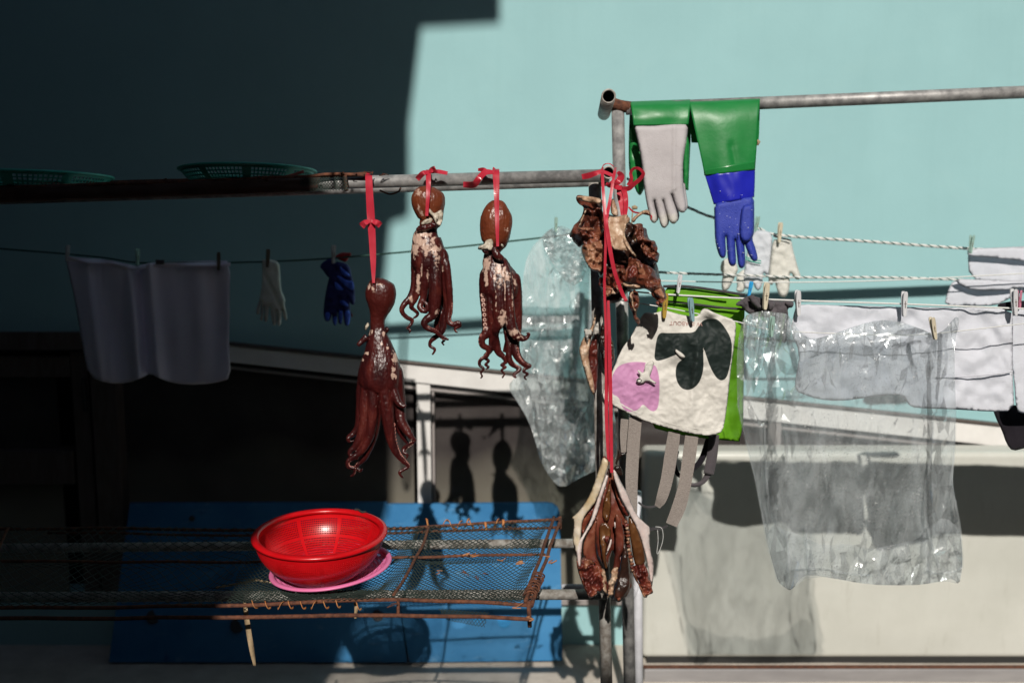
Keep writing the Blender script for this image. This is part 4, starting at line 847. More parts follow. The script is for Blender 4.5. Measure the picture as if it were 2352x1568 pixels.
hz = ZM(1400, 1100, 3.6462)
sf = root('split_fish', P(1405, 1375, 2.30), 'split dried fish with white skin flaps at the foot of the red tapes', 'dried fish')
def bend(c, k): return lambda u, v, d: k * np.abs(u - c) + .003 * nz(u, v, 0, .05)
piece(sf, 'dark_skin', hz, [(440, 250), (500, 300), (560, 480), (600, 640), (640, 900), (655, 1150), (655, 1330), (610, 1420), (540, 1475), (480, 1450), (490, 1340), (540, 1150), (480, 1000), (420, 1200), (390, 1150), (340, 1050), (320, 900), (300, 760), (360, 520)], 2.312, .012, 'flesh_smooth', 10, 4, crag(.003, .02, 4), rag=2)
piece(sf, 'skin_flap', hz, [(395, 150), (440, 185), (440, 230), (385, 400), (330, 560), (262, 640), (205, 720), (190, 860), (180, 950), (165, 1060), (150, 1040), (128, 980), (112, 900), (130, 720), (90, 715), (150, 670), (215, 590), (270, 500), (330, 340), (370, 200)], 2.272, .004, 'fish_skin_yellow', 8, 3.4, lambda u, v, d: .0004 * (u - 1322) * -1 + .003 * nz(u, v, 0, .06))
piece(sf, 'skin_flap', hz, [(452, 265), (430, 380), (395, 480), (350, 640), (305, 760), (240, 850), (205, 920), (195, 1050), (185, 1200), (160, 1120), (148, 1000), (160, 930), (215, 850), (275, 740), (300, 650), (345, 520), (410, 330)], 2.268, .004, 'fish_skin_white', 7, 3.2, lambda u, v, d: .003 * nz(u, v, 5, .07))
piece(sf, 'inner_flesh', hz, [(215, 640), (300, 560), (400, 380), (440, 300), (380, 480), (290, 700), (220, 830), (200, 900), (190, 760)], 2.29, .006, 'flesh_red', 7, 3.4, crag(.004, .08, 9))
piece(sf, 'inner_flesh', hz, [(300, 760), (345, 700), (325, 850), (325, 1000), (345, 1100), (400, 1180), (320, 1120), (215, 1080), (205, 960), (245, 860)], 2.29, .006, 'flesh_smooth', 7, 3.4, crag(.002, .02, 11))
piece(sf, 'inner_flesh', hz, [(360, 760), (430, 740), (470, 820), (460, 900), (420, 980), (420, 1060), (440, 1200), (400, 1150), (375, 1020), (355, 860)], 2.285, .006, 'flesh_amber', 7, 3.4, crag(.003, .05, 13))
piece(sf, 'inner_flesh', hz, [(395, 560), (440, 420), (455, 340), (465, 480), (470, 620), (440, 760), (400, 740), (385, 660)], 2.29, .005, 'flesh_amber', 7, 3.4, crag(.003, .05, 15))
piece(sf, 'red_scrap', hz, [(400, 880), (440, 865), (455, 880), (440, 950), (415, 940)], 2.272, .005, 'flesh_red', 5, 2.6, crag(.003, .1, 2))
piece(sf, 'pale_scrap', hz, [(468, 870), (475, 930), (455, 990), (415, 1055), (428, 1000), (450, 930)], 2.276, .003, 'fish_skin_white', 4, 2.6)
piece(sf, 'head_flesh', hz, [(205, 1070), (260, 1075), (330, 1110), (390, 1160), (425, 1250), (432, 1330), (425, 1400), (385, 1400), (345, 1370), (335, 1410), (280, 1445), (240, 1370), (200, 1250), (175, 1170)], 2.268, .011, 'flesh_red', 9, 3, crag(.009, .085, 21), rag=5)
piece(sf, 'head_rim', hz, [(370, 1165), (405, 1170), (425, 1250), (432, 1340), (425, 1400), (395, 1370), (385, 1290)], 2.252, .005, 'flesh_cream', 5, 2.6, crag(.005, .1, 3), rag=3)
piece(sf, 'head_rim', hz, [(215, 1080), (290, 1085), (330, 1130), (290, 1135), (250, 1150), (235, 1180), (215, 1140)], 2.255, .004, 'flesh_tan', 5, 2.6, crag(.004, .1, 6), rag=3)
piece(sf, 'skin_fold', hz, [(150, 1050), (185, 1180), (230, 1300), (280, 1420), (262, 1432), (215, 1340), (170, 1220), (150, 1130)], 2.27, .005, 'flesh_brown', 5, 2.8, crag(.003, .07, 6))
piece(sf, 'middle_flesh', hz, [(510, 660), (560, 720), (590, 880), (580, 990), (550, 1060), (545, 1160), (500, 1230), (480, 1180), (500, 1040), (505, 880), (498, 760)], 2.276, .008, 'flesh_smooth', 8, 3.2, crag(.002, .02, 23), rag=2)
piece(sf, 'middle_flesh', hz, [(480, 1160), (530, 1150), (525, 1250), (500, 1330), (480, 1410), (435, 1430), (432, 1330), (450, 1230)], 2.262, .008, 'flesh_cream', 7, 3, crag(.006, .08, 24), rag=4)
piece(sf, 'pale_scrap', hz, [(490, 742), (508, 745), (510, 790), (498, 815)], 2.268, .003, 'fish_skin_white', 4, 2.5)
piece(sf, 'dark_flank', hz, [(580, 900), (620, 1000), (640, 1180), (645, 1330), (600, 1410), (540, 1470), (485, 1440), (500, 1340), (535, 1230), (560, 1080)], 2.285, .010, 'flesh_dark', 12, 3.6, crag(.004, .03, 5))
piece(sf, 'blood_spot', hz, [(515, 1440), (550, 1425), (555, 1450), (530, 1475)], 2.268, .005, 'flesh_red', 5, 2.5)
piece(sf, 'skin_flap', hz, [(484, 258), (515, 290), (560, 390), (610, 470), (660, 590), (700, 680), (770, 750), (828, 800), (815, 900), (830, 1030), (857, 1110), (850, 1260), (838, 1350), (825, 1290), (800, 1150), (785, 1060), (755, 950), (715, 830), (660, 720), (610, 630), (560, 540), (520, 430), (488, 330)], 2.262, .004, 'fish_skin_white', 9, 3.4, lambda u, v, d: .0005 * (u - 1440) + .003 * nz(u, v, 2, .05))
piece(sf, 'inner_flesh', hz, [(480, 280), (520, 420), (600, 600), (640, 680), (610, 700), (560, 640), (500, 480)], 2.28, .005, 'flesh_red', 6, 3.2, crag(.003, .07, 19))
piece(sf, 'amber_flesh', hz, [(630, 670), (690, 740), (745, 900), (775, 1040), (780, 1110), (740, 1150), (690, 1150), (665, 1060), (640, 880), (620, 760)], 2.283, .007, 'flesh_amber', 10, 3.4, crag(.002, .03, 31))
for k in range(15):
    t = k / 14; x = 598 + 62 * t + 6 * math.sin(t * 9); y = 740 + 450 * t; w = 17 + 4 * math.sin(k * 2.1)
    piece(sf, 'vertebra', hz, [(x - w, y - 13), (x + w, y - 16), (x + w * 1.2, y + 8), (x, y + 18), (x - w * 1.1, y + 12)], 2.266, .005, ['flesh_tan', 'flesh_red', 'flesh_cream'][k % 3], 4, 2.5, crag(.002, .15, k))
piece(sf, 'head_flesh', hz, [(660, 1150), (700, 1140), (770, 1115), (800, 1190), (830, 1290), (845, 1390), (800, 1410), (780, 1442), (760, 1400), (730, 1370), (715, 1290), (670, 1230)], 2.268, .010, 'flesh_red', 8, 3, crag(.009, .09, 33), rag=5)
piece(sf, 'head_rim', hz, [(655, 1180), (690, 1220), (725, 1310), (765, 1380), (790, 1410), (770, 1440), (735, 1375), (700, 1290), (660, 1220)], 2.254, .004, 'flesh_tan', 4, 2.6, crag(.004, .1, 7), rag=3)
piece(sf, 'tail_stub', hz, [(385, 150), (400, 138), (440, 170), (450, 215), (430, 240), (395, 210)], 2.262, .006, 'flesh_red', 5, 2.6, crag(.003, .1, 8))
piece(sf, 'tail_fin', hz, [(505, 215), (525, 130), (530, 85), (550, 80), (560, 110), (615, 100), (600, 130), (560, 155), (535, 190), (520, 230)], 2.29, .002, 'flesh_dark', 4, 2.6, rag=3)
piece(sf, 'tail_fin', hz, [(490, 240), (540, 220), (575, 280), (570, 330), (530, 320), (500, 280)], 2.30, .003, 'flesh_dark', 4, 2.8)

fzz = ZM(1250, 520, 2.451)
ts = root('fish_strip', P(1365, 905, 2.44), 'narrow fish strip with pale skin and tatters, hanging behind the rack post', 'dried fish')
piece(ts, 'skin_edge', fzz, [(582, 642), (590, 660), (575, 740), (548, 840), (545, 940), (575, 1060), (582, 1150), (560, 1130), (525, 1030), (490, 900), (483, 868), (505, 800), (555, 740), (570, 690)], 2.44, .005, 'flesh_cream', 6, 3, crag(.003, .06, 3))
piece(ts, 'strip_flesh', fzz, [(545, 840), (590, 740), (600, 900), (598, 1080), (582, 1150), (555, 1060), (540, 940)], 2.455, .006, 'flesh_red', 6, 3, crag(.004, .06, 5))
piece(ts, 'strip_flesh', fzz, [(610, 700), (650, 720), (690, 800), (710, 900), (690, 980), (640, 1000), (610, 900)], 2.47, .006, 'flesh_dark', 6, 3, crag(.004, .06, 6))
mat('tatter', (.42, .40, .36), (.55, .52, .48), scale=40, rough=.7, trans=.2)
for poly in ([(515, 738), (560, 745), (570, 765), (545, 790), (535, 830), (520, 790)], [(570, 742), (625, 655), (632, 700), (610, 745), (620, 770), (580, 775)], [(650, 740), (672, 770), (675, 785), (650, 780)], [(655, 815), (690, 840), (690, 850), (660, 835)], [(615, 780), (640, 860), (630, 900), (612, 860)]):
    piece(ts, 'tatter', fzz, poly, 2.425, .0015, 'tatter', 3, 2.6, crag(.004, .1, poly[0][0]), smooth=0)

# ---------------------------------------------------------------- cloth materials
def cloth(name, c1, c2, rough=.9, bump=.4, bs=420, sheen=.1, trans=.25, scale=12):
    return mat(name, c1, c2, scale=scale, rough=rough, bump=bump, bscale=bs, sheen=sheen, trans=trans, spec=.2)
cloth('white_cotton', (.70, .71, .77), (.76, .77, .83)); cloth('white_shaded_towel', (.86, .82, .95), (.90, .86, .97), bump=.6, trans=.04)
cloth('cream_knit', (.74, .72, .66), (.80, .78, .73), bump=.6, bs=260); cloth('white_knit', (.68, .70, .76), (.74, .76, .80), bump=.5, bs=280)
cloth('grey_cloth', (.075, .065, .072), (.105, .092, .10), trans=.05); cloth('black_cloth', (.008, .006, .010), (.014, .011, .016), trans=0)
mat('green_rubber', (.008, .165, .034), (.013, .20, .044), scale=9, rough=.42, bump=.18, bscale=45)
mat('grey_glove', (.40, .37, .38), (.50, .47, .48), scale=14, rough=.85, bump=.3, bscale=300, contrast=(.3, .7))
def glove_grime():
    m = MATS['grey_glove']; attr_mix(m, 'tip', (.60, .57, .53), .5, 30)
glove_grime()
mat('blue_rubber', (.012, .016, .36), (.016, .022, .42), scale=12, rough=.36)
mat('blue_grip', (.018, .035, .31), (.028, .05, .37), scale=160, rough=.62, bump=.5, bscale=330)
mat('navy_cloth', (.012, .014, .11), (.018, .022, .16), scale=30, rough=.8, bump=.4, bscale=300)
mat('blue_bright', (.07, .16, .80), (.09, .20, .88), scale=20, rough=.7, bump=.3, bscale=300)
mat('red_cuff', (.30, .012, .014), (.36, .02, .02), scale=30, rough=.8)
streaks('green_rubber', (.05, .22, .09), (1, 1, 2.2), .56, .70, .5, sc=26, detail=9)
streaks('blue_grip', (.10, .14, .34), (1, 1, 1.6), .58, .72, .5, sc=24, detail=9)
streaks('grey_glove', (.30, .26, .24), (1, 1, 1.5), .56, .74, .5, sc=22, detail=9)
mat('salt_speck', (.7, .72, .8), rough=.6)

# ---------------------------------------------------------------- gloves on the upper rail
ez = ZM(1380, 180, 2.7032)
def E(*pts): return [tuple(q) for q in ez(*pts)]
def drows(*rows):
    out = []
    for a, b, c, d, y in rows:
        (u0, v0), (u1, v1) = ez((a, b), (c, d)); out.append((u0, v0, u1, v1, y))
    return out
gg = root('long_glove', P(1516, 520, 2.78), 'grey long rubber glove with green sleeve draped over the upper rail', 'glove', 'long rubber gloves on the upper rail')
V, F = loft(drows((552, 362, 921, 356, 2.752), (545, 300, 928, 290, 2.752), (536, 240, 932, 228, 2.765), (530, 212, 934, 200, 2.785), (529, 204, 934, 192, 2.80), (528, 212, 936, 200, 2.818), (524, 300, 940, 320, 2.835), (519, 450, 936, 470, 2.848), (519, 620, 928, 640, 2.85), (530, 720, 922, 800, 2.85)), 30, 60,
    lambda s, t: .003 * np.sin(s * 9 + 2.2 * t) * np.sin(np.clip(t * 5, 0, 3.14)) * (t < .5) + .002 * nz(s.ravel(), t.ravel() * 3, 0, 3).reshape(s.shape))
obj('sleeve', V, F, 'green_rubber', gg, solid=.0022)
piece(gg, 'sleeve_tail', ez, [(520, 330), (560, 420), (600, 600), (640, 760), (618, 800), (598, 838), (575, 820), (555, 770), (528, 720), (519, 600)], 2.822, .008, 'green_rubber', 12, 5, lambda u, v, d: .004 * nz(u, v, 0, .05))
piece(gg, 'sleeve_tail', ez, [(880, 430), (935, 440), (930, 620), (920, 790), (886, 800), (884, 640)], 2.825, .007, 'green_rubber', 12, 5, lambda u, v, d: .003 * nz(u, v, 0, .05))
pz = E((556, 368), (600, 364), (680, 366), (760, 358), (850, 352), (921, 356), (912, 450), (892, 560), (884, 640), (886, 740), (896, 830), (909, 900), (904, 944), (882, 953), (858, 945), (838, 905), (820, 850), (809, 822), (812, 850), (838, 920), (853, 975), (845, 1015), (820, 1030), (795, 1015), (775, 950), (758, 890), (750, 862), (755, 890), (772, 950), (784, 1010), (776, 1048), (755, 1057), (734, 1040), (716, 960), (697, 885), (690, 866), (692, 900), (708, 960), (712, 1005), (694, 1025), (668, 1012), (652, 950), (634, 860), (622, 780), (612, 660), (592, 520), (570, 430))
z1056 = E((700, 1056))[0][1]; z800 = E((700, 800))[0][1]
def bulge(u, v, d):
    t = np.clip((v - E((0, 368))[0][1]) / 100, 0, 1); return -.004 * t + .003 * nz(u, v, 0, .022) - .004 * np.exp(-((u - E((826, 0))[0][0]) / 5) ** 2) * (v < z800)
V, F, at = puff(pz, 2.742, .013, 11, 3, 1, bulge, fields={'tip': lambda Q: np.clip((Q[:, 1] - z800) / (z1056 - z800) * .9 - .1, 0, 1)})
obj('hand', V, F, 'grey_glove', gg, attrs=at)
bk = [(u + 3.5, v - 4) for u, v in pz if v > z800 - 25]; V, F, at = puff(bk, 2.766, .006, 8, 3, 1, fields={'tip': lambda Q: 0 * Q[:, 0]}); obj('hand_back', V, F, 'grey_glove', gg, attrs=at)
bg = root('long_glove', P(1672, 612, 2.78), 'blue long rubber glove with green sleeve draped over the upper rail', 'glove', 'long rubber gloves on the upper rail')
V, F = loft(drows((1030, 700, 1371, 662, 2.755), (1020, 640, 1376, 590, 2.753), (990, 500, 1386, 450, 2.752), (950, 320, 1396, 300, 2.755), (930, 225, 1404, 205, 2.772), (924, 203, 1406, 182, 2.788), (921, 194, 1406, 174, 2.80), (926, 204, 1406, 184, 2.818), (932, 320, 1402, 320, 2.835), (938, 400, 1398, 430, 2.84), (942, 478, 1392, 490, 2.842)), 34, 70,
    lambda s, t: (.003 * nz(s.ravel() * 2, t.ravel() * 3, 0, 1.6).reshape(s.shape) + .004 * np.exp(-((s - .55 - .5 * (.2 - t)) / .05) ** 2) * (t < .2)) - .018 * np.sin(np.pi * s) * np.clip(1 - t * 2.2, 0, 1))
obj('sleeve', V, F, 'green_rubber', bg, solid=.0024)
V, F = loft(drows((1034, 698, 1371, 660, 2.747), (1024, 662, 1372, 598, 2.746)), 30, 6, lambda s, t: -.02 * np.sin(np.pi * s)); obj('sleeve_band', V, F, mat('green_band', (.012, .16, .035), (.016, .19, .045), rough=.3, scale=20, coat=.3), bg, solid=.002)
for sx, w in ((1075, 14), (1165, 26), (1265, 12)):
    pass
V, F = loft(drows((1032, 694, 1371, 656, 2.750), (1062, 790, 1369, 760, 2.748), (1094, 896, 1365, 846, 2.748)), 30, 14, lambda s, t: -.022 * np.sin(np.pi * s) + .003 * nz(s.ravel() * 3, t.ravel(), 0, 2).reshape(s.shape)); obj('cuff', V, F, 'blue_rubber', bg, solid=.002)
hb = E((1094, 892), (1160, 868), (1240, 848), (1310, 842), (1366, 842), (1368, 960), (1366, 1090), (1352, 1125), (1372, 1180), (1392, 1250), (1386, 1278), (1358, 1282), (1330, 1240), (1308, 1180), (1300, 1160), (1306, 1240), (1306, 1310), (1283, 1331), (1258, 1315), (1250, 1240), (1240, 1150), (1238, 1130), (1240, 1200), (1246, 1290), (1232, 1313), (1208, 1312), (1190, 1285), (1182, 1200), (1178, 1125), (1174, 1110), (1172, 1140), (1178, 1230), (1165, 1258), (1140, 1258), (1118, 1215), (1100, 1130), (1097, 1010))
V, F, at = puff(hb, 2.747, .017, 13, 3, 1, lambda u, v, d: -.004 + .002 * nz(u, v, 0, .03)); obj('hand', V, F, 'blue_grip', bg)
th = E((1285, 905), (1330, 890), (1364, 900), (1366, 1000), (1362, 1090), (1340, 1140), (1305, 1152), (1276, 1132), (1266, 1080), (1272, 980))
V, F, at = puff(th, 2.722, .012, 10, 3, 1); obj('thumb', V, F, 'blue_grip', bg)
sp = []
for k in range(30):
    x, y = rng.uniform(1105, 1355), rng.uniform(800, 1290); u, v = E((x, y))[0]
    if not inside(np.array([[u, v]]), np.array(hb))[0] and y > 850: continue
    s = rng.uniform(.0004, .0010); c = np.array(P(u, v, 2.7245 if x < 1265 else 2.708)); sp.append(tube([c, c + (0, .03, 0)], s, 6))
V, F = join(sp); obj('salt_specks', V, F, 'salt_speck', bg, kind='stuff')
V, F = pxtube([(1739, 322, 2.80), (1743, 326, 2.80), (1740, 334, 2.80)], [3, 4, 2] , n=3, sides=6); obj('sleeve_tie', V, F, 'straw', bg)
V, F = pxtube([(1452, 478, 2.83), (1458, 476, 2.83), (1464, 478, 2.83)], [4, 5, 3], n=3, sides=8); obj('sleeve_tie', V, F, 'straw', gg)
V, F = pxtube([(1453, 480, 2.83), (1451, 520, 2.83), (1450, 560, 2.83)], [1.6] * 8, n=8, sides=6); obj('sleeve_cord', V, F, 'straw', gg)

# ---------------------------------------------------------------- washing lines
mat('rope_dark', (.012, .045, .035), (.03, .09, .07), scale=300, rough=.8); mat('rope_white', (.60, .60, .58), (.70, .70, .68), scale=200, rough=.8); mat('rope_green', (.015, .07, .055), rough=.8)
def line(name, pts, rpx, m, label, n=60, strand=None, group='washing lines'):
    q = catmull(pts, n * 3); C = PN(q[:, 0], q[:, 1], q[:, 2]); rad = rpx * q[:, 2] / FPX
    if not strand:
        V, F = tube(C, rad, 8); o = obj(name, V, F, m, None); return tag(o, label, 'washing line', group)
    r = root(name, C[0], label, 'washing line', group); L = np.concatenate([[0], np.cumsum(np.linalg.norm(np.diff(C, axis=0), axis=1))])
    nn = int(L[-1] / .004); s = np.linspace(0, L[-1], nn); C2 = np.stack([np.interp(s, L, C[:, k]) for k in range(3)], 1); r2 = np.interp(s, L, rad)
    for j in range(3):
        ph = s / .030 * 2 * np.pi + j * 2.094
        V, F = tube(C2 + np.stack([0 * s, np.cos(ph) * r2 * .55, np.sin(ph) * r2 * .55], 1), r2 * (.40 if j == 0 else .62), 6); obj('strand', V, F, strand if j == 0 else m, r)
    return r
line('washing_line', [(-120, 560, 3.3), (0, 571, 3.28), (150, 583, 3.25), (240, 592, 3.25), (316, 603, 3.25), (420, 603, 3.25), (530, 603, 3.25), (700, 597, 3.25), (860, 585, 3.24), (1060, 566, 3.22), (1262, 544, 3.20), (1330, 535, 3.20)], 2.1, 'rope_dark', 'dark green washing line carrying the shaded towel at the left')
line('washing_line', [(1440, 410, 3.1), (1580, 476, 3.1), (1640, 500, 3.12), (1735, 522, 3.15), (1790, 540, 3.15), (2000, 555, 3.15), (2225, 571, 3.15), (2500, 585, 3.15)], 3.3, 'rope_white', 'white and green twisted rope, the uppermost at the right', strand='rope_green')
line('washing_line', [(1440, 618, 3.1), (1530, 626, 3.1), (1700, 632, 3.1), (1850, 637, 3.1), (2020, 637, 3.1), (2190, 642, 3.1), (2330, 650, 3.1), (2500, 662, 3.1)], 2.9, 'rope_white', 'white and green twisted rope, just above the white thin cord', strand='rope_green')
line('washing_line', [(1440, 643, 3.0), (1700, 648, 3.0), (2000, 645, 3.0), (2352, 628, 3.0), (2500, 620, 3.0)], 1.4, 'rope_white', 'thin white cord crossing in front of the fluttering white gloves')
line('washing_line', [(1440, 668, 2.56), (1530, 676, 2.55), (1680, 684, 2.55), (1830, 690, 2.55), (2077, 698, 2.55), (2330, 708, 2.55), (2520, 714, 2.55)], 2.0, 'rope_white', 'white cord carrying the white sheet and the green bag')
line('washing_line', [(1380, 682, 2.49), (1430, 690, 2.49), (1527, 706, 2.49), (1590, 718, 2.49), (1690, 738, 2.49), (1772, 757, 2.48), (1900, 765, 2.47), (2050, 769, 2.47), (2145, 766, 2.47), (2352, 743, 2.47), (2500, 728, 2.47)], 1.3, 'rope_white', 'thin front cord carrying the cow print bag and the clear bag')

# ---------------------------------------------------------------- washing in the shade at the left
def folds(seed, amp, s=.02):
    return lambda u, v, d: amp * nz(u, v * .35, seed, s) + amp * .25 * nz(u, v, seed + 5, s * 3.5)
tw = root('towel', P(340, 880, 3.25), 'white towel pegged in the shade, hanging in two halves', 'towel')
tp = [(150, 588), (185, 592), (240, 594), (290, 606), (318, 612), (345, 602), (420, 600), (500, 598), (529, 599), (528, 700), (526, 800), (531, 868), (500, 878), (460, 883), (410, 882), (372, 872), (345, 857), (325, 868), (292, 880), (245, 880), (203, 863), (190, 800), (172, 690), (158, 630)]
def twf(u, v, d):
    x = 318 + (v - 600) * .08
    return .028 * np.exp(-((u - x) / 9) ** 2) - .022 * np.exp(-((u - x - 24) / 12) ** 2) - .020 * np.exp(-((u - x + 22) / 12) ** 2) + .024 * nz(u, v * .25, 1, .02) + .004 * np.sin(u * .05 + v * .01) - .006 * np.exp(-((u - 200 - (v - 600) * .12) / 9) ** 2)
V, F, _ = puff(tp, 3.255, .0012, 4, 5, 1, twf); obj('cloth', V, F, 'white_shaded_towel', tw)
V, F = pxtube([(322, 602, 3.235), (318, 640, 3.24), (330, 700, 3.25)], [1.5] * 10, n=10, sides=5); 
tc_ = [(150, 588), (185, 594), (240, 600), (300, 612), (345, 606), (420, 604), (529, 603)]
V, F = ribbon([(a, b + 4, 3.238, 9) for a, b in tc_], 50, wob=.5); obj('hem', V, F, 'white_shaded_towel', tw, solid=.002)
V, F, _ = puff([(357, 596), (378, 597), (377, 607), (358, 607)], 3.228, .001, 2, 3, 0); obj('care_label', V, F, 'grey_cloth', tw)
gz = ZM(600, 600, 6.2714)
gw = root('white_glove', P(628, 745, 3.25), 'single white cotton glove pegged in the shade between towel and blue glove', 'glove')
piece(gw, 'hand', gz, [(345, 330), (350, 300), (480, 300), (620, 340), (632, 560), (645, 780), (690, 880), (715, 950), (695, 985), (725, 1120), (742, 1230), (730, 1272), (695, 1240), (665, 1120), (658, 1080), (650, 1200), (645, 1320), (610, 1352), (582, 1320), (578, 1200), (572, 1080), (570, 1200), (568, 1320), (535, 1342), (505, 1310), (480, 1140), (465, 1010), (452, 1120), (435, 1270), (400, 1290), (375, 1250), (380, 1120), (385, 1010), (370, 1100), (360, 1250), (330, 1272), (315, 1240), (330, 1080), (345, 940), (330, 1020), (312, 1150), (285, 1172), (252, 1150), (262, 1060), (310, 900), (345, 700), (350, 520)], 3.25, .013, 'cream_knit', 8, 3, lambda u, v, d: .010 * np.exp(-((u - 612 - (v - 640) * .5) / 5) ** 2) + .004 * nz(u, v, 0, .06))
bgl = root('work_glove', P(780, 745, 3.25), 'blue patterned work gloves with red cuffs pegged in the shade', 'glove')
piece(bgl, 'hand', gz, [(1400, 560), (1480, 330), (1650, 350), (1730, 430), (1750, 560), (1800, 720), (1810, 980), (1775, 1022), (1735, 1000), (1720, 960), (1735, 1100), (1722, 1320), (1680, 1352), (1640, 1325), (1622, 1200), (1612, 1080), (1608, 1200), (1600, 1310), (1572, 1325), (1540, 1290), (1535, 1180), (1528, 1100), (1525, 1220), (1512, 1335), (1472, 1345), (1448, 1260), (1440, 1150), (1432, 1200), (1405, 1272), (1340, 1275), (1310, 1210), (1308, 1080), (1340, 830)], 3.255, .015, 'navy_cloth', 9, 3, lambda u, v, d: .010 * nz(u, v, 3, .07))
piece(bgl, 'cuff_flap', gz, [(1240, 410), (1330, 320), (1420, 290), (1500, 330), (1500, 480), (1440, 570), (1390, 600), (1310, 490)], 3.242, .006, 'navy_cloth', 8, 3, folds(5, .005, .06))
piece(bgl, 'cuff', gz, [(1490, 260), (1520, 228), (1600, 190), (1690, 200), (1738, 195), (1748, 240), (1700, 290), (1665, 350), (1600, 330), (1530, 300)], 3.252, .007, 'red_cuff', 8, 3, folds(6, .006, .06))
for poly in ([(1560, 400), (1640, 470), (1740, 560), (1700, 580), (1620, 560), (1570, 500)], [(1500, 560), (1600, 680), (1760, 800), (1790, 740), (1770, 640), (1690, 640), (1560, 560)], [(1480, 640), (1560, 700), (1640, 790), (1540, 790), (1480, 740)], [(1640, 1100), (1735, 1110), (1720, 1310), (1680, 1345), (1650, 1310)], [(1330, 1130), (1420, 1130), (1400, 1260), (1340, 1265)], [(1450, 1210), (1530, 1190), (1510, 1330), (1475, 1335)], [(1540, 1100), (1620, 1110), (1600, 1300), (1560, 1300)], [(1570, 940), (1650, 950), (1720, 1050), (1640, 1030), (1560, 1000)]):
    piece(bgl, 'blue_panel', gz, poly, 3.238, .004, 'blue_bright', 6, 3, lambda u, v, d: .010 * nz(u, v, 3, .07))
piece(bgl, 'second_fingertip', gz, [(1735, 1100), (1770, 1180), (1765, 1215), (1740, 1190)], 3.27, .006, 'red_cuff', 4, 2.6)

# ---------------------------------------------------------------- washing in the sun at the right
rz = ZM(1780, 500, 2.3757)
def cz(*p): return [q[:2] for q in rz(*p)]
def wash(name, label, cat, poly, Y, m, dfn, step=6, T=.0012, Wd=4, smooth=1, group=None, par=None, part='cloth'):
    r = par or root(name, P(*np.array(poly).mean(0), Y), label, cat, group)
    V, F, _ = puff(poly, Y, T, Wd, step, smooth, dfn); obj(part, V, F, m, r); return r
def crinkle(seed, a1, a2, s=.02):
    return lambda u, v, d: a1 * nz(u, v * .35, seed, s * .5) + a2 * nz(u, v, seed + 3, s * 1.6) + a2 * .55 * np.abs(nz(u, v, seed + 7, s * 3.2))
ws = wash('white_sheet', 'large white sheet pegged in the sun behind the clear bag at the right', 'sheet',
     [(1826, 706), (1834, 698), (1930, 701), (2077, 705), (2200, 706), (2326, 706), (2327, 760), (2326, 830), (2327, 880), (2330, 944), (2270, 945), (2200, 940), (2130, 938), (2090, 935), (2078, 912), (2062, 905), (2000, 912), (1930, 921), (1880, 917), (1850, 907), (1827, 898), (1826, 870), (1838, 810), (1815, 762)], 2.565, 'white_cotton', crinkle(2, .022, .009))
V, F = ribbon([(2150, 866, 2.556, 3), (2220, 864, 2.554, 3), (2290, 858, 2.552, 3), (2326, 852, 2.550, 3)], 20); obj('seam', V, F, 'white_cotton', ws, solid=.002)
wash('white_cloth', 'second white sheet edge hanging at the right edge of the picture', 'sheet', [(2316, 708), (2420, 712), (2700, 720), (3100, 735), (3100, 965), (2700, 955), (2420, 948), (2352, 950), (2334, 944), (2329, 870), (2318, 800)], 2.580, 'white_cotton', crinkle(7, .012, .004))
t1 = wash('hand_towel', 'white hand towel folded over the uppermost rope by the right edge', 'towel', [(2222, 572), (2260, 570), (2352, 566), (2500, 560), (2500, 662), (2352, 655), (2290, 648), (2226, 641)], 3.15, 'white_cotton', crinkle(3, .010, .004))
wash('', '', '', [(2222, 571), (2300, 569), (2500, 562), (2500, 612), (2400, 604), (2352, 600), (2280, 592), (2222, 589)], 3.125, 'white_cotton', crinkle(4, .005, .002), par=t1, part='turned_edge')
t2 = wash('hand_towel', 'white hand towel with slanting side, hung on the second rope', 'towel', [(2190, 641), (2260, 643), (2352, 648), (2500, 655), (2500, 676), (2400, 672), (2352, 668), (2310, 690), (2288, 702), (2230, 703), (2168, 703), (2176, 670)], 3.08, 'white_cotton', crinkle(5, .010, .005))
wash('', '', '', [(2190, 640), (2260, 642), (2352, 646), (2500, 652), (2500, 664), (2352, 660), (2300, 668), (2240, 668), (2205, 656)], 3.055, 'white_cotton', crinkle(6, .004, .002), par=t2, part='turned_edge')
wash('black_cloth', 'black garment hanging below the white sheet at the right edge', 'garment', [(2278, 930), (2330, 930), (2500, 930), (2500, 1000), (2352, 1029), (2326, 1036), (2312, 1020), (2300, 985), (2286, 958)], 2.660, 'black_cloth', crinkle(8, .008, .004))
wash('dark_scarf', 'dark purple cloth bunched on the line by the pink peg', 'cloth', [(2288, 700), (2310, 693), (2352, 690), (2420, 690), (2420, 716), (2340, 716), (2300, 712)], 2.620, 'black_cloth', crinkle(9, .006, .006, .05))
gc = wash('grey_shirt', 'crumpled dark grey garment knotted on the line above the clear bag', 'garment', cz((140, 615), (160, 600), (200, 575), (240, 560), (262, 575), (330, 590), (420, 602), (470, 598), (486, 615), (480, 638), (448, 642), (455, 690), (442, 780), (438, 858), (410, 830), (400, 760), (360, 700), (250, 690), (200, 665), (175, 630)), 2.530, 'grey_cloth', crinkle(12, .014, .014, .06), step=4, T=.008, Wd=8)
for poly in ([(140, 615), (170, 598), (190, 620), (175, 632), (145, 628)], [(430, 604), (480, 600), (488, 620), (470, 640), (440, 630)], [(215, 575), (250, 562), (270, 600), (300, 640), (270, 650), (230, 610)], [(330, 600), (380, 605), (360, 650), (335, 660)]):
    wash('', '', '', cz(*poly), 2.512, 'grey_cloth', crinkle(13, .006, .006, .1), par=gc, part='fold', step=3.5, T=.007, Wd=7)
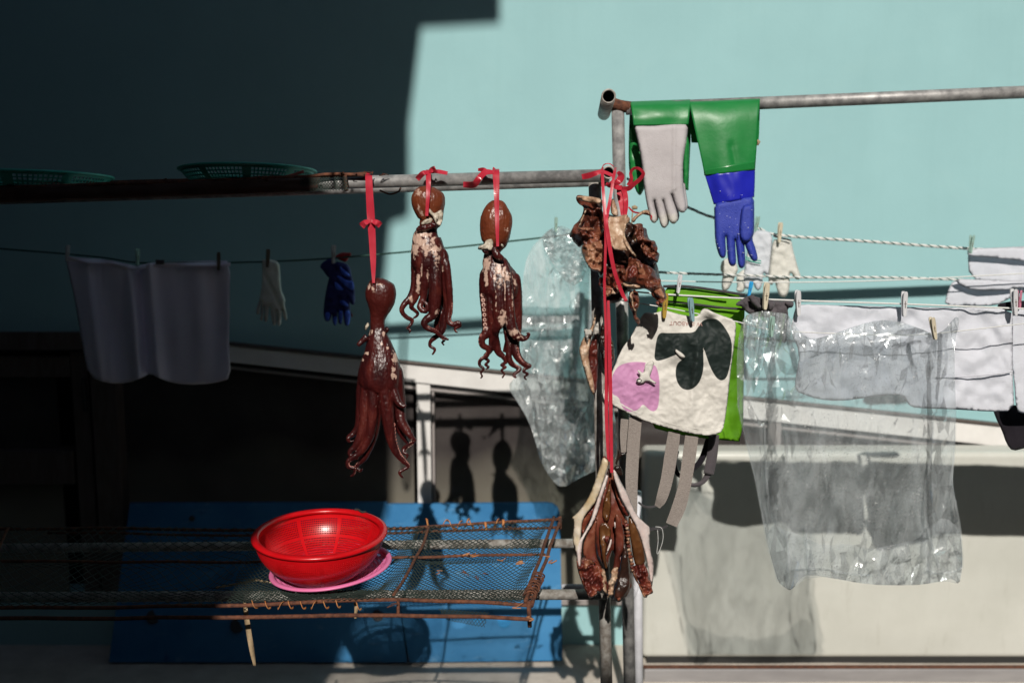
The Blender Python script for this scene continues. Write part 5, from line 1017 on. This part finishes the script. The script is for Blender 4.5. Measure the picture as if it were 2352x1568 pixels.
# white gloves on the ropes
g1 = wash('white_glove', 'white glove with green cuff stripes, partly behind the long blue glove', 'glove', cz((250, 182), (300, 178), (362, 196), (352, 330), (345, 430), (325, 450), (305, 425), (300, 500), (280, 540), (258, 530), (240, 480), (235, 520), (215, 530), (190, 520), (185, 460), (195, 400), (200, 340), (225, 250)), 3.13, 'white_knit', crinkle(14, .008, .004, .06), step=3.5, T=.012, Wd=9, group='white work gloves on the ropes')
for dy in (0, 13):
    V, F = ribbon([(rz((200, 338 + dy))[0]) + (3.108, 2.4), (rz((250, 355 + dy))[0]) + (3.106, 2.4), (rz((292, 362 + dy))[0]) + (3.108, 2.4)], 12); obj('stripe', V, F, mat('stripe_green', (.02, .36, .26), rough=.8), g1, solid=.001)
g2 = wash('white_glove', 'cream knitted glove with black cuff edge, fingers spread down the rope', 'glove', cz((362, 232), (400, 236), (472, 236), (480, 290), (502, 370), (520, 430), (531, 462), (515, 474), (490, 468), (470, 430), (462, 440), (462, 520), (448, 568), (425, 582), (398, 568), (385, 530), (372, 480), (355, 510), (335, 490), (335, 440), (348, 330)), 3.12, 'cream_knit', crinkle(15, .010, .005, .05), step=3.5, T=.013, Wd=9, group='white work gloves on the ropes')
V, F = ribbon([q + (3.098, 3.5) for q in rz((365, 214), (400, 224), (440, 232), (470, 240))], 14); obj('cuff_edge', V, F, 'black_cloth', g2, solid=.002)
wash('white_glove', 'limp grey-white glove behind the fingertips of the long blue glove', 'glove', cz((62, 350), (120, 340), (160, 400), (140, 450), (115, 500), (95, 535), (62, 545), (55, 500), (65, 440), (45, 410)), 3.12, 'cream_knit', crinkle(16, .008, .004, .06), step=3.5, T=.010, Wd=9, group='white work gloves on the ropes')
wash('white_glove', 'narrow cream glove between the limp one and the striped one', 'glove', cz((150, 440), (200, 400), (210, 460), (195, 540), (168, 550), (142, 540), (150, 500), (142, 470)), 3.14, 'cream_knit', crinkle(17, .008, .004, .06), step=3.5, T=.010, Wd=9, group='white work gloves on the ropes')

# ---------------------------------------------------------------- green bag and cow print bag
kz = ZM(1250, 520, 2.451)
def kk(*p): return [q[:2] for q in kz(*p)]
mat('lime_fabric', (.155, .42, .006), (.18, .47, .008), scale=8, rough=.6, bump=.2, bscale=40, trans=.3)
mat('dark_binding', (.03, .028, .03), (.05, .048, .05), scale=60, rough=.8)
gb = wash('green_bag', 'lime green cloth bag with dark binding hanging behind the cow print bag', 'bag', kk((1000, 488), (1100, 486), (1200, 494), (1350, 516), (1500, 540), (1498, 700), (1494, 1000), (1490, 1432), (1400, 1424), (1296, 1416), (1100, 1390), (900, 1336), (890, 1000), (940, 700)), 2.600, 'lime_fabric', crinkle(21, .012, .004), step=6)
V, F = ribbon([q + (2.582, 6) for q in kz((1000, 480), (1100, 478), (1200, 486), (1350, 508), (1500, 532))], 30); obj('binding', V, F, 'dark_binding', gb, solid=.003)
V, F = ribbon([q + (2.578, 5) for q in kz((1020, 572), (1100, 578), (1250, 596), (1380, 612), (1498, 620))], 30); obj('binding', V, F, 'dark_binding', gb, solid=.002)
V, F = ribbon([q + (2.572, 4) for q in kz((1040, 508), (1180, 514), (1400, 545))], 30); obj('seam', V, F, 'lime_fabric', gb, solid=.002)
gz2 = ZM(1350, 1000, 2.2182)
V, F = ribbon([q + (2.590, 24) for q in gz2((965, 190), (955, 300), (935, 410))], 20); obj('strap', V, F, 'grey_cloth', gb, solid=.002)
V, F = ribbon([q + (2.600, w) for q, w in zip(gz2((935, 405), (905, 450), (860, 470), (815, 462)), (16, 11, 9, 7))], 20, twist=.2); obj('strap', V, F, 'grey_cloth', gb, solid=.002)
V, F = ribbon([q + (2.610, w) for q, w in zip(gz2((940, 200), (900, 320), (850, 380), (780, 420), (745, 360), (760, 280)), (14, 14, 12, 10, 10, 10))], 24); obj('strap', V, F, 'black_cloth', gb, solid=.002)

mat('cow_canvas', (.64, .61, .56), (.72, .69, .64), scale=10, rough=.6, bump=.25, bscale=120, trans=.12, spec=.3)
attr_mix(MATS['cow_canvas'], 'black_patch', (.012, .020, .019)); attr_mix(MATS['cow_canvas'], 'pink_patch', (.56, .26, .46))
for r_ in [x for x in MATS['cow_canvas'].node_tree.nodes if x.bl_idname == 'ShaderNodeMapRange']: r_.inputs[1].default_value = .42; r_.inputs[2].default_value = .58
mat('cow_lettering', (.42, .25, .22), rough=.7); mat('webbing', (.24, .205, .185), (.30, .26, .235), scale=240, rough=.85, bump=.6, bscale=420)
cow_out = kk((874, 650), (905, 636), (935, 645), (960, 640), (1010, 622), (1060, 640), (1120, 655), (1170, 662), (1214, 662), (1235, 622), (1262, 612), (1310, 640), (1370, 662), (1440, 686), (1448, 742), (1432, 860), (1412, 1010), (1400, 1140), (1382, 1280), (1364, 1368), (1320, 1390), (1270, 1395), (1180, 1384), (1100, 1366), (1000, 1340), (900, 1310), (790, 1262), (700, 1212), (618, 1168), (640, 1100), (680, 1020), (740, 870), (800, 790), (845, 710))
B1 = kk((968, 762), (1030, 766), (1110, 764), (1190, 764), (1212, 732), (1244, 684), (1300, 676), (1332, 680), (1372, 720), (1424, 812), (1418, 920), (1402, 1000), (1385, 1045), (1355, 1058), (1325, 1040), (1290, 980), (1262, 900), (1242, 836), (1248, 920), (1246, 1000), (1222, 1070), (1185, 1105), (1150, 1116), (1110, 1104), (1082, 1060), (1074, 1000), (1086, 950), (1120, 926), (1135, 915), (1100, 890), (1060, 905), (1000, 930), (944, 938), (950, 860))
Bp = kk((682, 1050), (700, 1000), (730, 962), (800, 942), (870, 942), (950, 956), (968, 1000), (978, 1060), (976, 1160), (968, 1225), (945, 1247), (915, 1238), (876, 1194), (850, 1235), (800, 1250), (765, 1240), (738, 1200), (734, 1170), (716, 1150), (684, 1140))
Bw = kk((890, 952), (950, 930), (930, 1000), (915, 1040), (960, 1070), (950, 1080), (900, 1055), (875, 1075), (845, 1075), (832, 1052), (862, 1032), (840, 995), (850, 990), (880, 1015))
def cowd(u, v, d):
    c = kk((1000, 830), (1270, 700), (1180, 800), (1090, 900), (1290, 640), (980, 640))
    f = .012 * nz(u, v, 1, .012) + .003 * nz(u, v, 4, .05) + .004 * np.abs(nz(u, v, 9, .07)) + .0015 * np.abs(nz(u, v, 2, .2))
    for (cu, cv), a, s in zip(c, (-.012, .012, -.010, -.014, -.014, .008), (26, 16, 22, 18, 14, 18)): f = f + a * np.exp(-(((u - cu) ** 2 + (v - cv) ** 2) / s ** 2))
    (a0, a1), (b0, b1) = kk((1110, 880), (1245, 1000)); 
    f = f - .010 * np.exp(-((u - kk((1215, 0))[0][0] + (v - 800) * .12) / 9) ** 2) * np.clip((v - 780) / 40, 0, 1) * np.clip((960 - v) / 40, 0, 1)
    return f
cb = root('cow_bag', P(1560, 1000, 2.590), 'white cow print tote with black patches and pink muzzle, pegged upside down', 'bag')
sc_ = 1 / 5.
V, F, at = puff(cow_out, 2.480, .0014, 4, 3.2, 1, cowd, fields={
    'black_patch': lambda Q: np.clip(.5 + .5 * sdf(Q, chaikin(B1, 2)) * sc_ * 2, 0, 1), 'pink_patch': lambda Q: np.clip(.5 + .5 * np.minimum(sdf(Q, chaikin(Bp, 2)), -sdf(Q, np.array(Bw))) * sc_ * 2, 0, 1)})
obj('cloth', V, F, 'cow_canvas', cb, attrs=at)
hp = catmull(kk((632, 1142), (720, 1188), (800, 1232), (900, 1276), (1000, 1306), (1100, 1330), (1200, 1348), (1280, 1356), (1368, 1336)), 60)
V, F = ribbon([(a, b, 2.48 + float(cowd(np.array([a]), np.array([b]), 0)[0]) - .0022, 3) for a, b in hp], 60); obj('hem', V, F, 'cow_canvas', cb)
V, F, _ = puff(Bw, 2.460, .003, 4, 2.6, 1, lambda u, v, d: .003 * nz(u, v, 0, .1)); obj('tied_string', V, F, 'cow_canvas', cb)
V, F = pxtube([q + (2.457,) for q in kz((838, 1056), (852, 1046), (866, 1054), (856, 1066), (842, 1062))], [1.6] * 20, n=20, sides=6); obj('eyelet', V, F, 'dark_binding', cb)
V, F, _ = puff(kk((1165, 768), (1122, 852), (1130, 886), (1140, 918), (1110, 915), (1070, 868), (1066, 855)) if False else kk((1068, 858), (1092, 872), (1120, 890), (1140, 915), (1112, 918), (1078, 890)), 2.462, .002, 4, 2.6, 1); obj('highlight_patch', V, F, 'cow_canvas', cb)  # white patch laid on as the bright highlight by the black print
# lettering, upside down as the bag hangs
def lettering(txt, u, v, Y, size, rot, m, par):
    cu = bpy.data.curves.new('lettering', 'FONT'); cu.body = txt; cu.size = size; cu.extrude = .0003; cu.align_x = 'CENTER'
    t = bpy.data.objects.new('lettering', cu); COL.objects.link(t); dg = bpy.context.evaluated_depsgraph_get()
    me = bpy.data.meshes.new_from_object(t.evaluated_get(dg)); bpy.data.objects.remove(t)
    V = np.array([x.co for x in me.vertices]); F = [tuple(p.vertices) for p in me.polygons]
    c, s = math.cos(rot), math.sin(rot); px = FPX / Y
    uu = u + px * (c * V[:, 0] - s * V[:, 1]); vv = v - px * (s * V[:, 0] + c * V[:, 1])
    W3 = PN(uu, vv, Y + cowd(uu, vv, 0) - .0035 + V[:, 2])
    return obj('lettering', W3, F, m, par, smooth=False)
lu, lv = kk((1140, 696))[0]
lettering('W IS ABOUT', lu, lv, 2.480, .0145, R(178), 'cow_lettering', cb)
def strap(pts, w0, name='strap', m='webbing', Y0=2.495):
    q = [(a, b) for a, b in gz2(*[p[:2] for p in pts])]
    V, F = ribbon([(a, b, p[2], p[3] * .4142) for (a, b), p in zip(q, pts)], 40, twist=.06); obj(name, V, F, m, cb, solid=.002, smooth=False)
strap([(530, 95, 2.495, 70), (518, 250, 2.500, 70), (508, 450, 2.505, 68), (516, 600, 2.510, 46), (522, 680, 2.515, 30)], 0)
strap([(745, 175, 2.500, 66), (733, 260, 2.505, 72), (705, 430, 2.515, 68), (675, 540, 2.520, 60), (650, 590, 2.530, 34)], 0)
strap([(842, 195, 2.495, 74), (826, 320, 2.500, 74), (802, 470, 2.505, 70), (770, 590, 2.510, 76), (728, 690, 2.515, 64)], 0)
strap([(475, 105, 2.510, 54), (468, 200, 2.515, 48), (470, 300, 2.520, 40)], 0)
strap([(545, 565, 2.530, 10), (580, 588, 2.530, 13), (625, 590, 2.530, 13), (665, 575, 2.530, 10)], 0, m='dark_binding')
strap([(550, 690, 2.530, 12), (600, 710, 2.530, 18), (660, 712, 2.530, 16), (710, 695, 2.525, 12)], 0, m='dark_binding')
V, F = pxtube([q + (2.500,) for q in gz2((640, 700), (675, 710), (682, 770), (660, 840), (648, 845), (655, 780), (652, 720))], [.7] * 40, n=40, sides=5); obj('loose_thread', V, F, 'rope_white', cb)

# ---------------------------------------------------------------- clear plastic bags
def clear(name, haze, tint, gloss, bump, bscale, drops=0):
    m = bpy.data.materials.new(name); m.use_nodes = True; n = m.node_tree.nodes; l = m.node_tree.links; n.remove(n['Principled BSDF']); out = n['Material Output']
    tc = n.new('ShaderNodeTexCoord'); tx = n.new('ShaderNodeTexNoise'); tx.inputs['Scale'].default_value = bscale; tx.inputs['Detail'].default_value = 5; tx.inputs['Distortion'].default_value = 1.6; l.new(tc.outputs['Object'], tx.inputs[0])
    bp = n.new('ShaderNodeBump'); bp.inputs['Strength'].default_value = bump; bp.inputs['Distance'].default_value = .012; l.new(tx.outputs[0], bp.inputs['Height'])
    nrm = bp.outputs[0]
    if drops:
        v = n.new('ShaderNodeTexVoronoi'); v.inputs['Scale'].default_value = 150; l.new(tc.outputs['Object'], v.inputs[0])
        r = n.new('ShaderNodeMapRange'); r.inputs[1].default_value = .12; r.inputs[2].default_value = .30; r.inputs[3].default_value = 1; r.inputs[4].default_value = 0; l.new(v.outputs['Distance'], r.inputs[0])
        big = n.new('ShaderNodeTexNoise'); big.inputs['Scale'].default_value = 9; l.new(tc.outputs['Object'], big.inputs[0])
        r2 = n.new('ShaderNodeMapRange'); r2.inputs[1].default_value = .47; r2.inputs[2].default_value = .60; l.new(big.outputs[0], r2.inputs[0])
        mu = n.new('ShaderNodeMath'); mu.operation = 'MULTIPLY'; l.new(r.outputs[0], mu.inputs[0]); l.new(r2.outputs[0], mu.inputs[1])
        b2 = n.new('ShaderNodeBump'); b2.inputs['Strength'].default_value = .7; b2.inputs['Distance'].default_value = .0016; l.new(mu.outputs[0], b2.inputs['Height']); l.new(bp.outputs[0], b2.inputs['Normal']); nrm = b2.outputs[0]
    tr = n.new('ShaderNodeBsdfTransparent'); tr.inputs[0].default_value = (*tint, 1)
    df = n.new('ShaderNodeBsdfDiffuse'); df.inputs[0].default_value = (.80, .84, .86, 1); tl = n.new('ShaderNodeBsdfTranslucent'); tl.inputs[0].default_value = (.8, .84, .86, 1)
    l.new(nrm, df.inputs['Normal'])
    md = n.new('ShaderNodeMixShader'); md.inputs[0].default_value = .2; l.new(df.outputs[0], md.inputs[1]); l.new(tl.outputs[0], md.inputs[2])
    gl = n.new('ShaderNodeBsdfGlossy'); gl.inputs['Roughness'].default_value = gloss; l.new(nrm, gl.inputs['Normal'])
    hz_ = n.new('ShaderNodeTexNoise'); hz_.inputs['Scale'].default_value = 9; hz_.inputs['Detail'].default_value = 8; hz_.inputs['Roughness'].default_value = .65; hz_.inputs['Distortion'].default_value = 1.4; mp = n.new('ShaderNodeMapping'); mp.inputs['Rotation'].default_value = (0, R(28), 0); mp.inputs['Scale'].default_value = (1.5, 1, .55); l.new(tc.outputs['Object'], mp.inputs[0]); l.new(mp.outputs[0], hz_.inputs[0])
    hr = n.new('ShaderNodeMapRange'); hr.inputs[1].default_value = .42; hr.inputs[2].default_value = .70; hr.inputs[3].default_value = haze * .7; hr.inputs[4].default_value = haze * 2.6; l.new(hz_.outputs[0], hr.inputs[0])
    m1 = n.new('ShaderNodeMixShader'); l.new(hr.outputs[0], m1.inputs[0]); l.new(tr.outputs[0], m1.inputs[1]); l.new(md.outputs[0], m1.inputs[2])
    lw0 = n.new('ShaderNodeFresnel'); lw0.inputs[0].default_value = 1.5; l.new(nrm, lw0.inputs['Normal'])
    lw = n.new('ShaderNodeMapRange'); lw.inputs[1].default_value = 0; lw.inputs[2].default_value = .5; lw.inputs[3].default_value = .035; lw.inputs[4].default_value = .5; l.new(lw0.outputs[0], lw.inputs[0])
    m2 = n.new('ShaderNodeMixShader'); l.new(lw.outputs[0], m2.inputs[0]); l.new(m1.outputs[0], m2.inputs[1]); l.new(gl.outputs[0], m2.inputs[2]); l.new(m2.outputs[0], out.inputs['Surface'])
    MATS[name] = m
clear('clear_film_crumpled', .21, (.93, .97, .97), .17, .35, 16); clear('clear_film_wet', .105, (.94, .96, .97), .17, .5, 5, drops=1)
clear('water', .10, (.9, .92, .93), .12, .0, 5)
pb = root('clear_bag', P(1290, 1122, 3.2), 'crumpled clear plastic bag hanging left of the rack post', 'plastic bag', 'clear plastic bags on the lines')
lp = [(1262, 526), (1285, 518), (1305, 522), (1325, 540), (1350, 570), (1372, 640), (1380, 760), (1402, 880), (1418, 1000), (1415, 1060), (1372, 1078), (1330, 1098), (1290, 1122), (1264, 1098), (1240, 1055), (1232, 1020), (1214, 965), (1190, 925), (1165, 888), (1186, 862), (1196, 800), (1197, 700), (1204, 610), (1220, 570), (1240, 548)]
def facet(seed, a, b):
    def f(u, v, d):
        lo = np.clip((v - 640) / 260, .3, 1.5); return a * nz(u, v * .6, seed, .009) + rng.normal(0, 1, len(u)) * b * lo
    return f
def crumple(seed, a, b, s):
    def f(u, v, d):
        r = ridged(u, v, seed, s, 4); r = (r - r.mean()) / r.std()
        lo = np.clip((v - 560) / 300, .35, 1.3)
        return (a * nz(u, v, seed + 2, s * .5) - b * np.clip(r, -2, 2.4)) * lo
    return f
V, F, _ = film(lp, 3.17, 9, 1, facet(3, .02, .0075), stretch=2.4, jitter=.45); obj('front_film', V, F, 'clear_film_crumpled', pb, smooth=False)
V, F, _ = film(lp, 3.215, 12, 1, facet(8, .02, .009), stretch=1.7, jitter=.45); obj('back_film', V, F, 'clear_film_crumpled', pb, smooth=False)
V, F, _ = film([(1240, 548), (1262, 526), (1285, 518), (1305, 522), (1325, 540), (1350, 575), (1345, 640), (1310, 660), (1270, 610)], 3.15, 8, 1, lambda u, v, d: .01 * rng.normal(0, 1, len(u))); obj('gathered_neck', V, F, 'clear_film_crumpled', pb, smooth=False)
lz = ZM(1780, 1000, 2.2182)
def lq(*p): return [q[:2] for q in lz(*p)]
rp_ = cz((192, 690), (240, 668), (320, 658), (400, 670), (440, 672), (478, 710), (510, 770), (550, 808), (600, 828), (680, 806), (760, 780), (840, 750), (930, 722), (1050, 708), (1140, 728), (1230, 758), (1320, 800), (1380, 772), (1420, 720), (1450, 690), (1470, 705), (1462, 760), (1446, 820), (1440, 920), (1444, 1100), (1452, 1300)) + lq((1350, 100), (1345, 280), (1332, 440), (1350, 560), (1375, 700), (1388, 850), (1388, 930), (1372, 1025), (1330, 985), (1290, 1000), (1180, 1020), (1080, 1026), (870, 1022), (700, 990), (540, 965), (490, 985), (440, 1056), (405, 1040), (366, 1008), (345, 930), (312, 820), (285, 680), (255, 520), (218, 350), (178, 190), (140, 20)) + cz((150, 1180), (146, 1000), (150, 880), (168, 760))
cL = np.mean(cz((350, 760)), 0); cR = np.mean(cz((1330, 790)), 0)
def bagf(seed, sgn):
    def f(u, v, d):
        t = np.clip((v - 760) / 500, 0, 1)
        fan = .010 * np.sin((u - cL[0]) / (6 + 22 * t) * 1.0) * np.exp(-((u - cL[0] - 10) / (60 + 40 * t)) ** 2)
        side = .010 * np.exp(-((u - 2155 - 10 * np.sin(v * .01)) / 9) ** 2) + .008 * np.exp(-((u - 2140) / 6) ** 2)
        drp = -.010 * np.exp(-((v - 790 - .0008 * (u - 1960) ** 2 * -1) / 14) ** 2)
        return sgn * (.014 * nz(u, v, seed, .008)) + fan + side * sgn + drp + .004 * nz(u, v * .5, seed + 5, .03) + .003 * nz(u, v, seed + 9, .08) * np.clip((v - 1240) / 60, .25, 2.2)
    return f
qb = root('clear_bag', P(1990, 1345, 2.570), 'large wet clear plastic bag pegged by two corners before the white sheet', 'plastic bag', 'clear plastic bags on the lines')
V, F, _ = film(rp_, 2.458, 6, 1, bagf(2, 1)); obj('front_film', V, F, 'clear_film_wet', qb)
def bagw(u, v, d):
    t = np.clip((v - 1230) / 70, 0, 1) + np.clip((900 - v) / 150, 0, .6) + .8 * (u > 2125) + .5 * (u < 1830)
    return bagf(6, -1)(u, v, d) + rng.normal(0, 1, len(u)) * .0055 * (.25 + t)
V, F, _ = film(rp_, 2.502, 13, 1, bagw, stretch=2.2, jitter=.45); obj('back_film', V, F, 'clear_film_wet', qb, smooth=False)
V, F, _ = film(lq((300, 690), (420, 720), (520, 760), (620, 810), (760, 790), (880, 830), (1000, 800), (1130, 780), (1210, 700), (1290, 640), (1380, 720), (1392, 900), (1372, 1020), (1290, 1000), (1080, 1026), (870, 1022), (540, 965), (440, 1056), (366, 1008), (330, 880)), 2.446, 12, 1, lambda u, v, d: .010 * nz(u * .7, v * 1.3, 3, .028) * (.4 + np.exp(-((u - 2035) / 90) ** 2) + np.exp(-((u - 2165) / 30) ** 2)) + .0035 * np.abs(nz(u * .8 + v * .4, v, 7, .07)) + rng.normal(0, 1, len(u)) * .0012, stretch=.8, jitter=.48); obj('crumpled_bottom', V, F, 'clear_film_wet', qb)
for pts in (((140, 20), (178, 190), (218, 350), (255, 520), (285, 680), (312, 820), (345, 930), (366, 1008)), ((290, 100), (300, 400), (330, 640), (410, 760), (425, 900), (405, 1040)), ((1350, 100), (1345, 280), (1332, 440), (1350, 560), (1375, 700), (1388, 850), (1388, 930)), ((1225, 60), (1220, 260), (1200, 400), (1185, 560), (1190, 680), (1220, 800), (1260, 920)), ((1185, 940), (1240, 960), (1330, 950), (1385, 925)), ((440, 940), (600, 935), (760, 960), (900, 970)), ((520, 700), (525, 840), (540, 960))):
    V, F = ribbon([q[:2] + (2.440, 5) for q in lz(*pts)], 60, twist=.5, wob=.5); obj('crease', V, F, 'clear_film_wet', qb)
drops = []
ico = None
for k in range(420):
    x, y = (rng.normal(1000, 170), rng.normal(620, 170)) if k % 3 else (rng.uniform(200, 1380), rng.uniform(30, 900))
    u, v = lz((x, y))[0][:2]
    if not inside(np.array([[u, v]]), np.array(rp_))[0]: continue
    c = np.array(P(u, v, 2.438)); r_ = rng.uniform(.0007, .0019); Vd, Fd = [], []
    for a_, rr in ((0, 1.), (.5, .86), (.86, .5)):
        Vd += [c + (rr * r_ * math.cos(b_), -a_ * r_ * .8, rr * r_ * math.sin(b_) * rng.uniform(1, 1.5)) for b_ in np.linspace(0, 6.283, 8, endpoint=False)]
    Fd = [(a_ * 8 + j, a_ * 8 + (j + 1) % 8, (a_ + 1) * 8 + (j + 1) % 8, (a_ + 1) * 8 + j) for a_ in range(2) for j in range(8)] + [tuple(range(16, 24))]
    drops.append((Vd, Fd))
V, F = join(drops); obj('water_drops', V, F, 'water', qb, kind='stuff')
V, F, _ = film(cz((192, 690), (240, 668), (320, 658), (400, 670), (440, 672), (478, 730), (460, 820), (400, 860), (380, 1000), (330, 900), (290, 1050), (260, 880), (210, 900), (180, 800)), 2.445, 4.5, 1, lambda u, v, d: .012 * np.sin((u - cL[0]) * .22 + v * .03) + .008 * nz(u, v, 2, .06)); obj('gathered_corner', V, F, 'clear_film_wet', qb)
V, F, _ = film(cz((430, 690), (520, 775), (600, 830), (760, 782), (930, 724), (1050, 710), (1230, 760), (1320, 802), (1290, 830), (1100, 800), (940, 800), (760, 870), (620, 930), (520, 960), (440, 850)), 2.448, 5, 1, lambda u, v, d: .010 * nz(u, v, 4, .03) - .004 * np.sin(v * .12 + u * .03)); obj('fold', V, F, 'clear_film_wet', qb)

# ---------------------------------------------------------------- clothes pegs
mat('spring_steel', (.10, .06, .04), (.2, .14, .1), scale=90, rough=.4, metal=.6)
PEGM = {}
for nm, c, tr in (('cream', (.56, .50, .38), .0), ('white', (.64, .64, .66), .1), ('mint', (.34, .50, .44), .2), ('clear_green', (.40, .58, .52), .4), ('blue', (.03, .36, .72), .1), ('brown', (.10, .075, .055), 0), ('amber', (.50, .33, .06), .3), ('teal', (.26, .42, .46), .2), ('pale', (.40, .38, .40), .1), ('pink', (.62, .22, .32), .1)):
    PEGM[nm] = mat('peg_' + nm, c, tuple(x * 1.1 for x in c), scale=60, rough=.4, trans=tr, bump=.05)
def jaw_mesh(sign):
    """one leg of a peg: rounded bar with a raised rim and a slot for the spring"""
    prof = [(.034, .0030), (.031, .0046), (.024, .0056), (.010, .0058), (-.008, .0052), (-.022, .0046), (-.030, .0040), (-.034, .0026)]
    V, F = [], []
    for z, w in prof:
        lean = .0035 * max(0, (z + .005) / .04) ** 1.0; y0 = -.0015 - lean
        for x, dy in ((-w, 0), (-w, -.0036), (-w * .62, -.0044), (-w * .55, -.0032), (w * .55, -.0032), (w * .62, -.0044), (w, -.0036), (w, 0)):
            V.append((x, sign * (-(y0 + dy)) if sign > 0 else (y0 + dy), z))
    for i in range(len(prof) - 1):
        for j in range(8): F.append((i * 8 + j, i * 8 + (j + 1) % 8, (i + 1) * 8 + (j + 1) % 8, (i + 1) * 8 + j))
    F += [tuple(range(8)), tuple(range(56, 64))[::-1]]
    if sign > 0: pass
    return V, F
def make_mesh(name, V, F, m=None):
    me = bpy.data.meshes.new(name); me.from_pydata([tuple(v) for v in V], [], F); me.update(); bm = bmesh.new(); bm.from_mesh(me); bmesh.ops.recalc_face_normals(bm, faces=bm.faces); bm.to_mesh(me); bm.free()
    if m: me.materials.append(m)
    return me
jf, jb = jaw_mesh(-1), jaw_mesh(1)
spv = join([box(-.0007, .0007, -.0066, .0066, -.011, .009), box(-.0032, .0032, -.0066, -.0050, .0005, .0019), box(-.0032, .0032, .0050, .0066, .0005, .0019), tube([(-.0036, 0, .001), (.0036, 0, .001)], .0026, 10)])
spm = make_mesh('spring', *spv, MATS['spring_steel'])
jm = {k: (make_mesh('jaw', *jf, m), make_mesh('jaw', *jb, m)) for k, m in PEGM.items()}
def first_peg(kind):
    r = bpy.data.objects.new('clothes_peg', None); COL.objects.link(r); r.empty_display_size = .02
    for me, n in ((jm[kind][0], 'jaw'), (jm[kind][1], 'jaw'), (spm, 'spring')):
        o = bpy.data.objects.new(n, me); COL.objects.link(o); o.parent = r
        o.modifiers.new('b', 'BEVEL').width = .0006
    return r
protos = {}
def peg(u, v, Y, kind, tilt, yaw, L, label):
    if kind not in protos: r = protos[kind] = first_peg(kind)
    else:
        src = protos[kind]; r = src.copy(); COL.objects.link(r)
        for ch in src.children: c = ch.copy(); COL.objects.link(c); c.parent = r
    r.location = P(u, v, Y); r.rotation_euler = (0, R(tilt), R(yaw)); s = L * Y / FPX / .068; r.scale = (s * 1.12, s, s)
    tag(r, label, 'clothes peg', 'clothes pegs on the washing lines')
for a in [(155, 582, 3.235, 'pale', 8, 50, 38, 'dull pale peg at the left corner of the shaded towel'), (316, 591, 3.225, 'mint', 4, 60, 40, 'dull greenish peg at the middle dip of the shaded towel'), (502, 600, 3.235, 'brown', 3, 25, 42, 'brown peg near the right corner of the shaded towel'),
          (615, 593, 3.235, 'brown', 5, 30, 42, 'brown peg holding the single white glove in the shade'), (766, 584, 3.225, 'pale', 4, 45, 42, 'pale peg holding the blue work gloves in the shade'),
          (1277, 516, 3.12, 'mint', 1, 10, 34, 'pale turquoise peg at the neck of the crumpled clear bag'), (1738, 516, 3.14, 'clear_green', 12, 40, 38, 'clear green peg beside the long blue glove'),
          (1791, 534, 3.09, 'cream', 3, 8, 46, 'cream peg on the cuff of the cream knitted glove'), (2231, 561, 3.10, 'mint', 6, 30, 42, 'mint peg on the folded hand towel of the uppermost rope'),
          (1560, 652, 2.535, 'white', 7, 10, 44, 'white peg on the binding of the lime green bag'), (1723, 664, 2.540, 'blue', 10, 15, 36, 'sky blue peg above the dark grey garment'), (1759, 680, 2.495, 'cream', 3, 6, 62, 'cream peg with rusty spring on the dark grey garment'),
          (1833, 696, 2.535, 'white', -4, 5, 60, 'white peg at the left corner of the large white sheet'), (2077, 698, 2.535, 'white', -2, 8, 58, 'white peg at the middle of the large white sheet'), (2330, 694, 2.535, 'white', -8, 14, 62, 'white peg at the right corner of the large white sheet'),
          (2341, 688, 2.570, 'pink', -6, 40, 44, 'pink peg half hidden behind the white one at the right edge'),
          (1527, 702, 2.465, 'amber', 3, 6, 58, 'amber peg at the left end of the cow print bag'), (1588, 711, 2.452, 'teal', -8, 16, 56, 'clear teal peg on the top edge of the cow print bag'),
          (1773, 750, 2.420, 'mint', 2, 12, 48, 'mint peg at the gathered corner of the wet clear bag'), (2144, 754, 2.435, 'cream', -14, 12, 54, 'cream peg at the right corner of the wet clear bag')]:
    peg(*a)
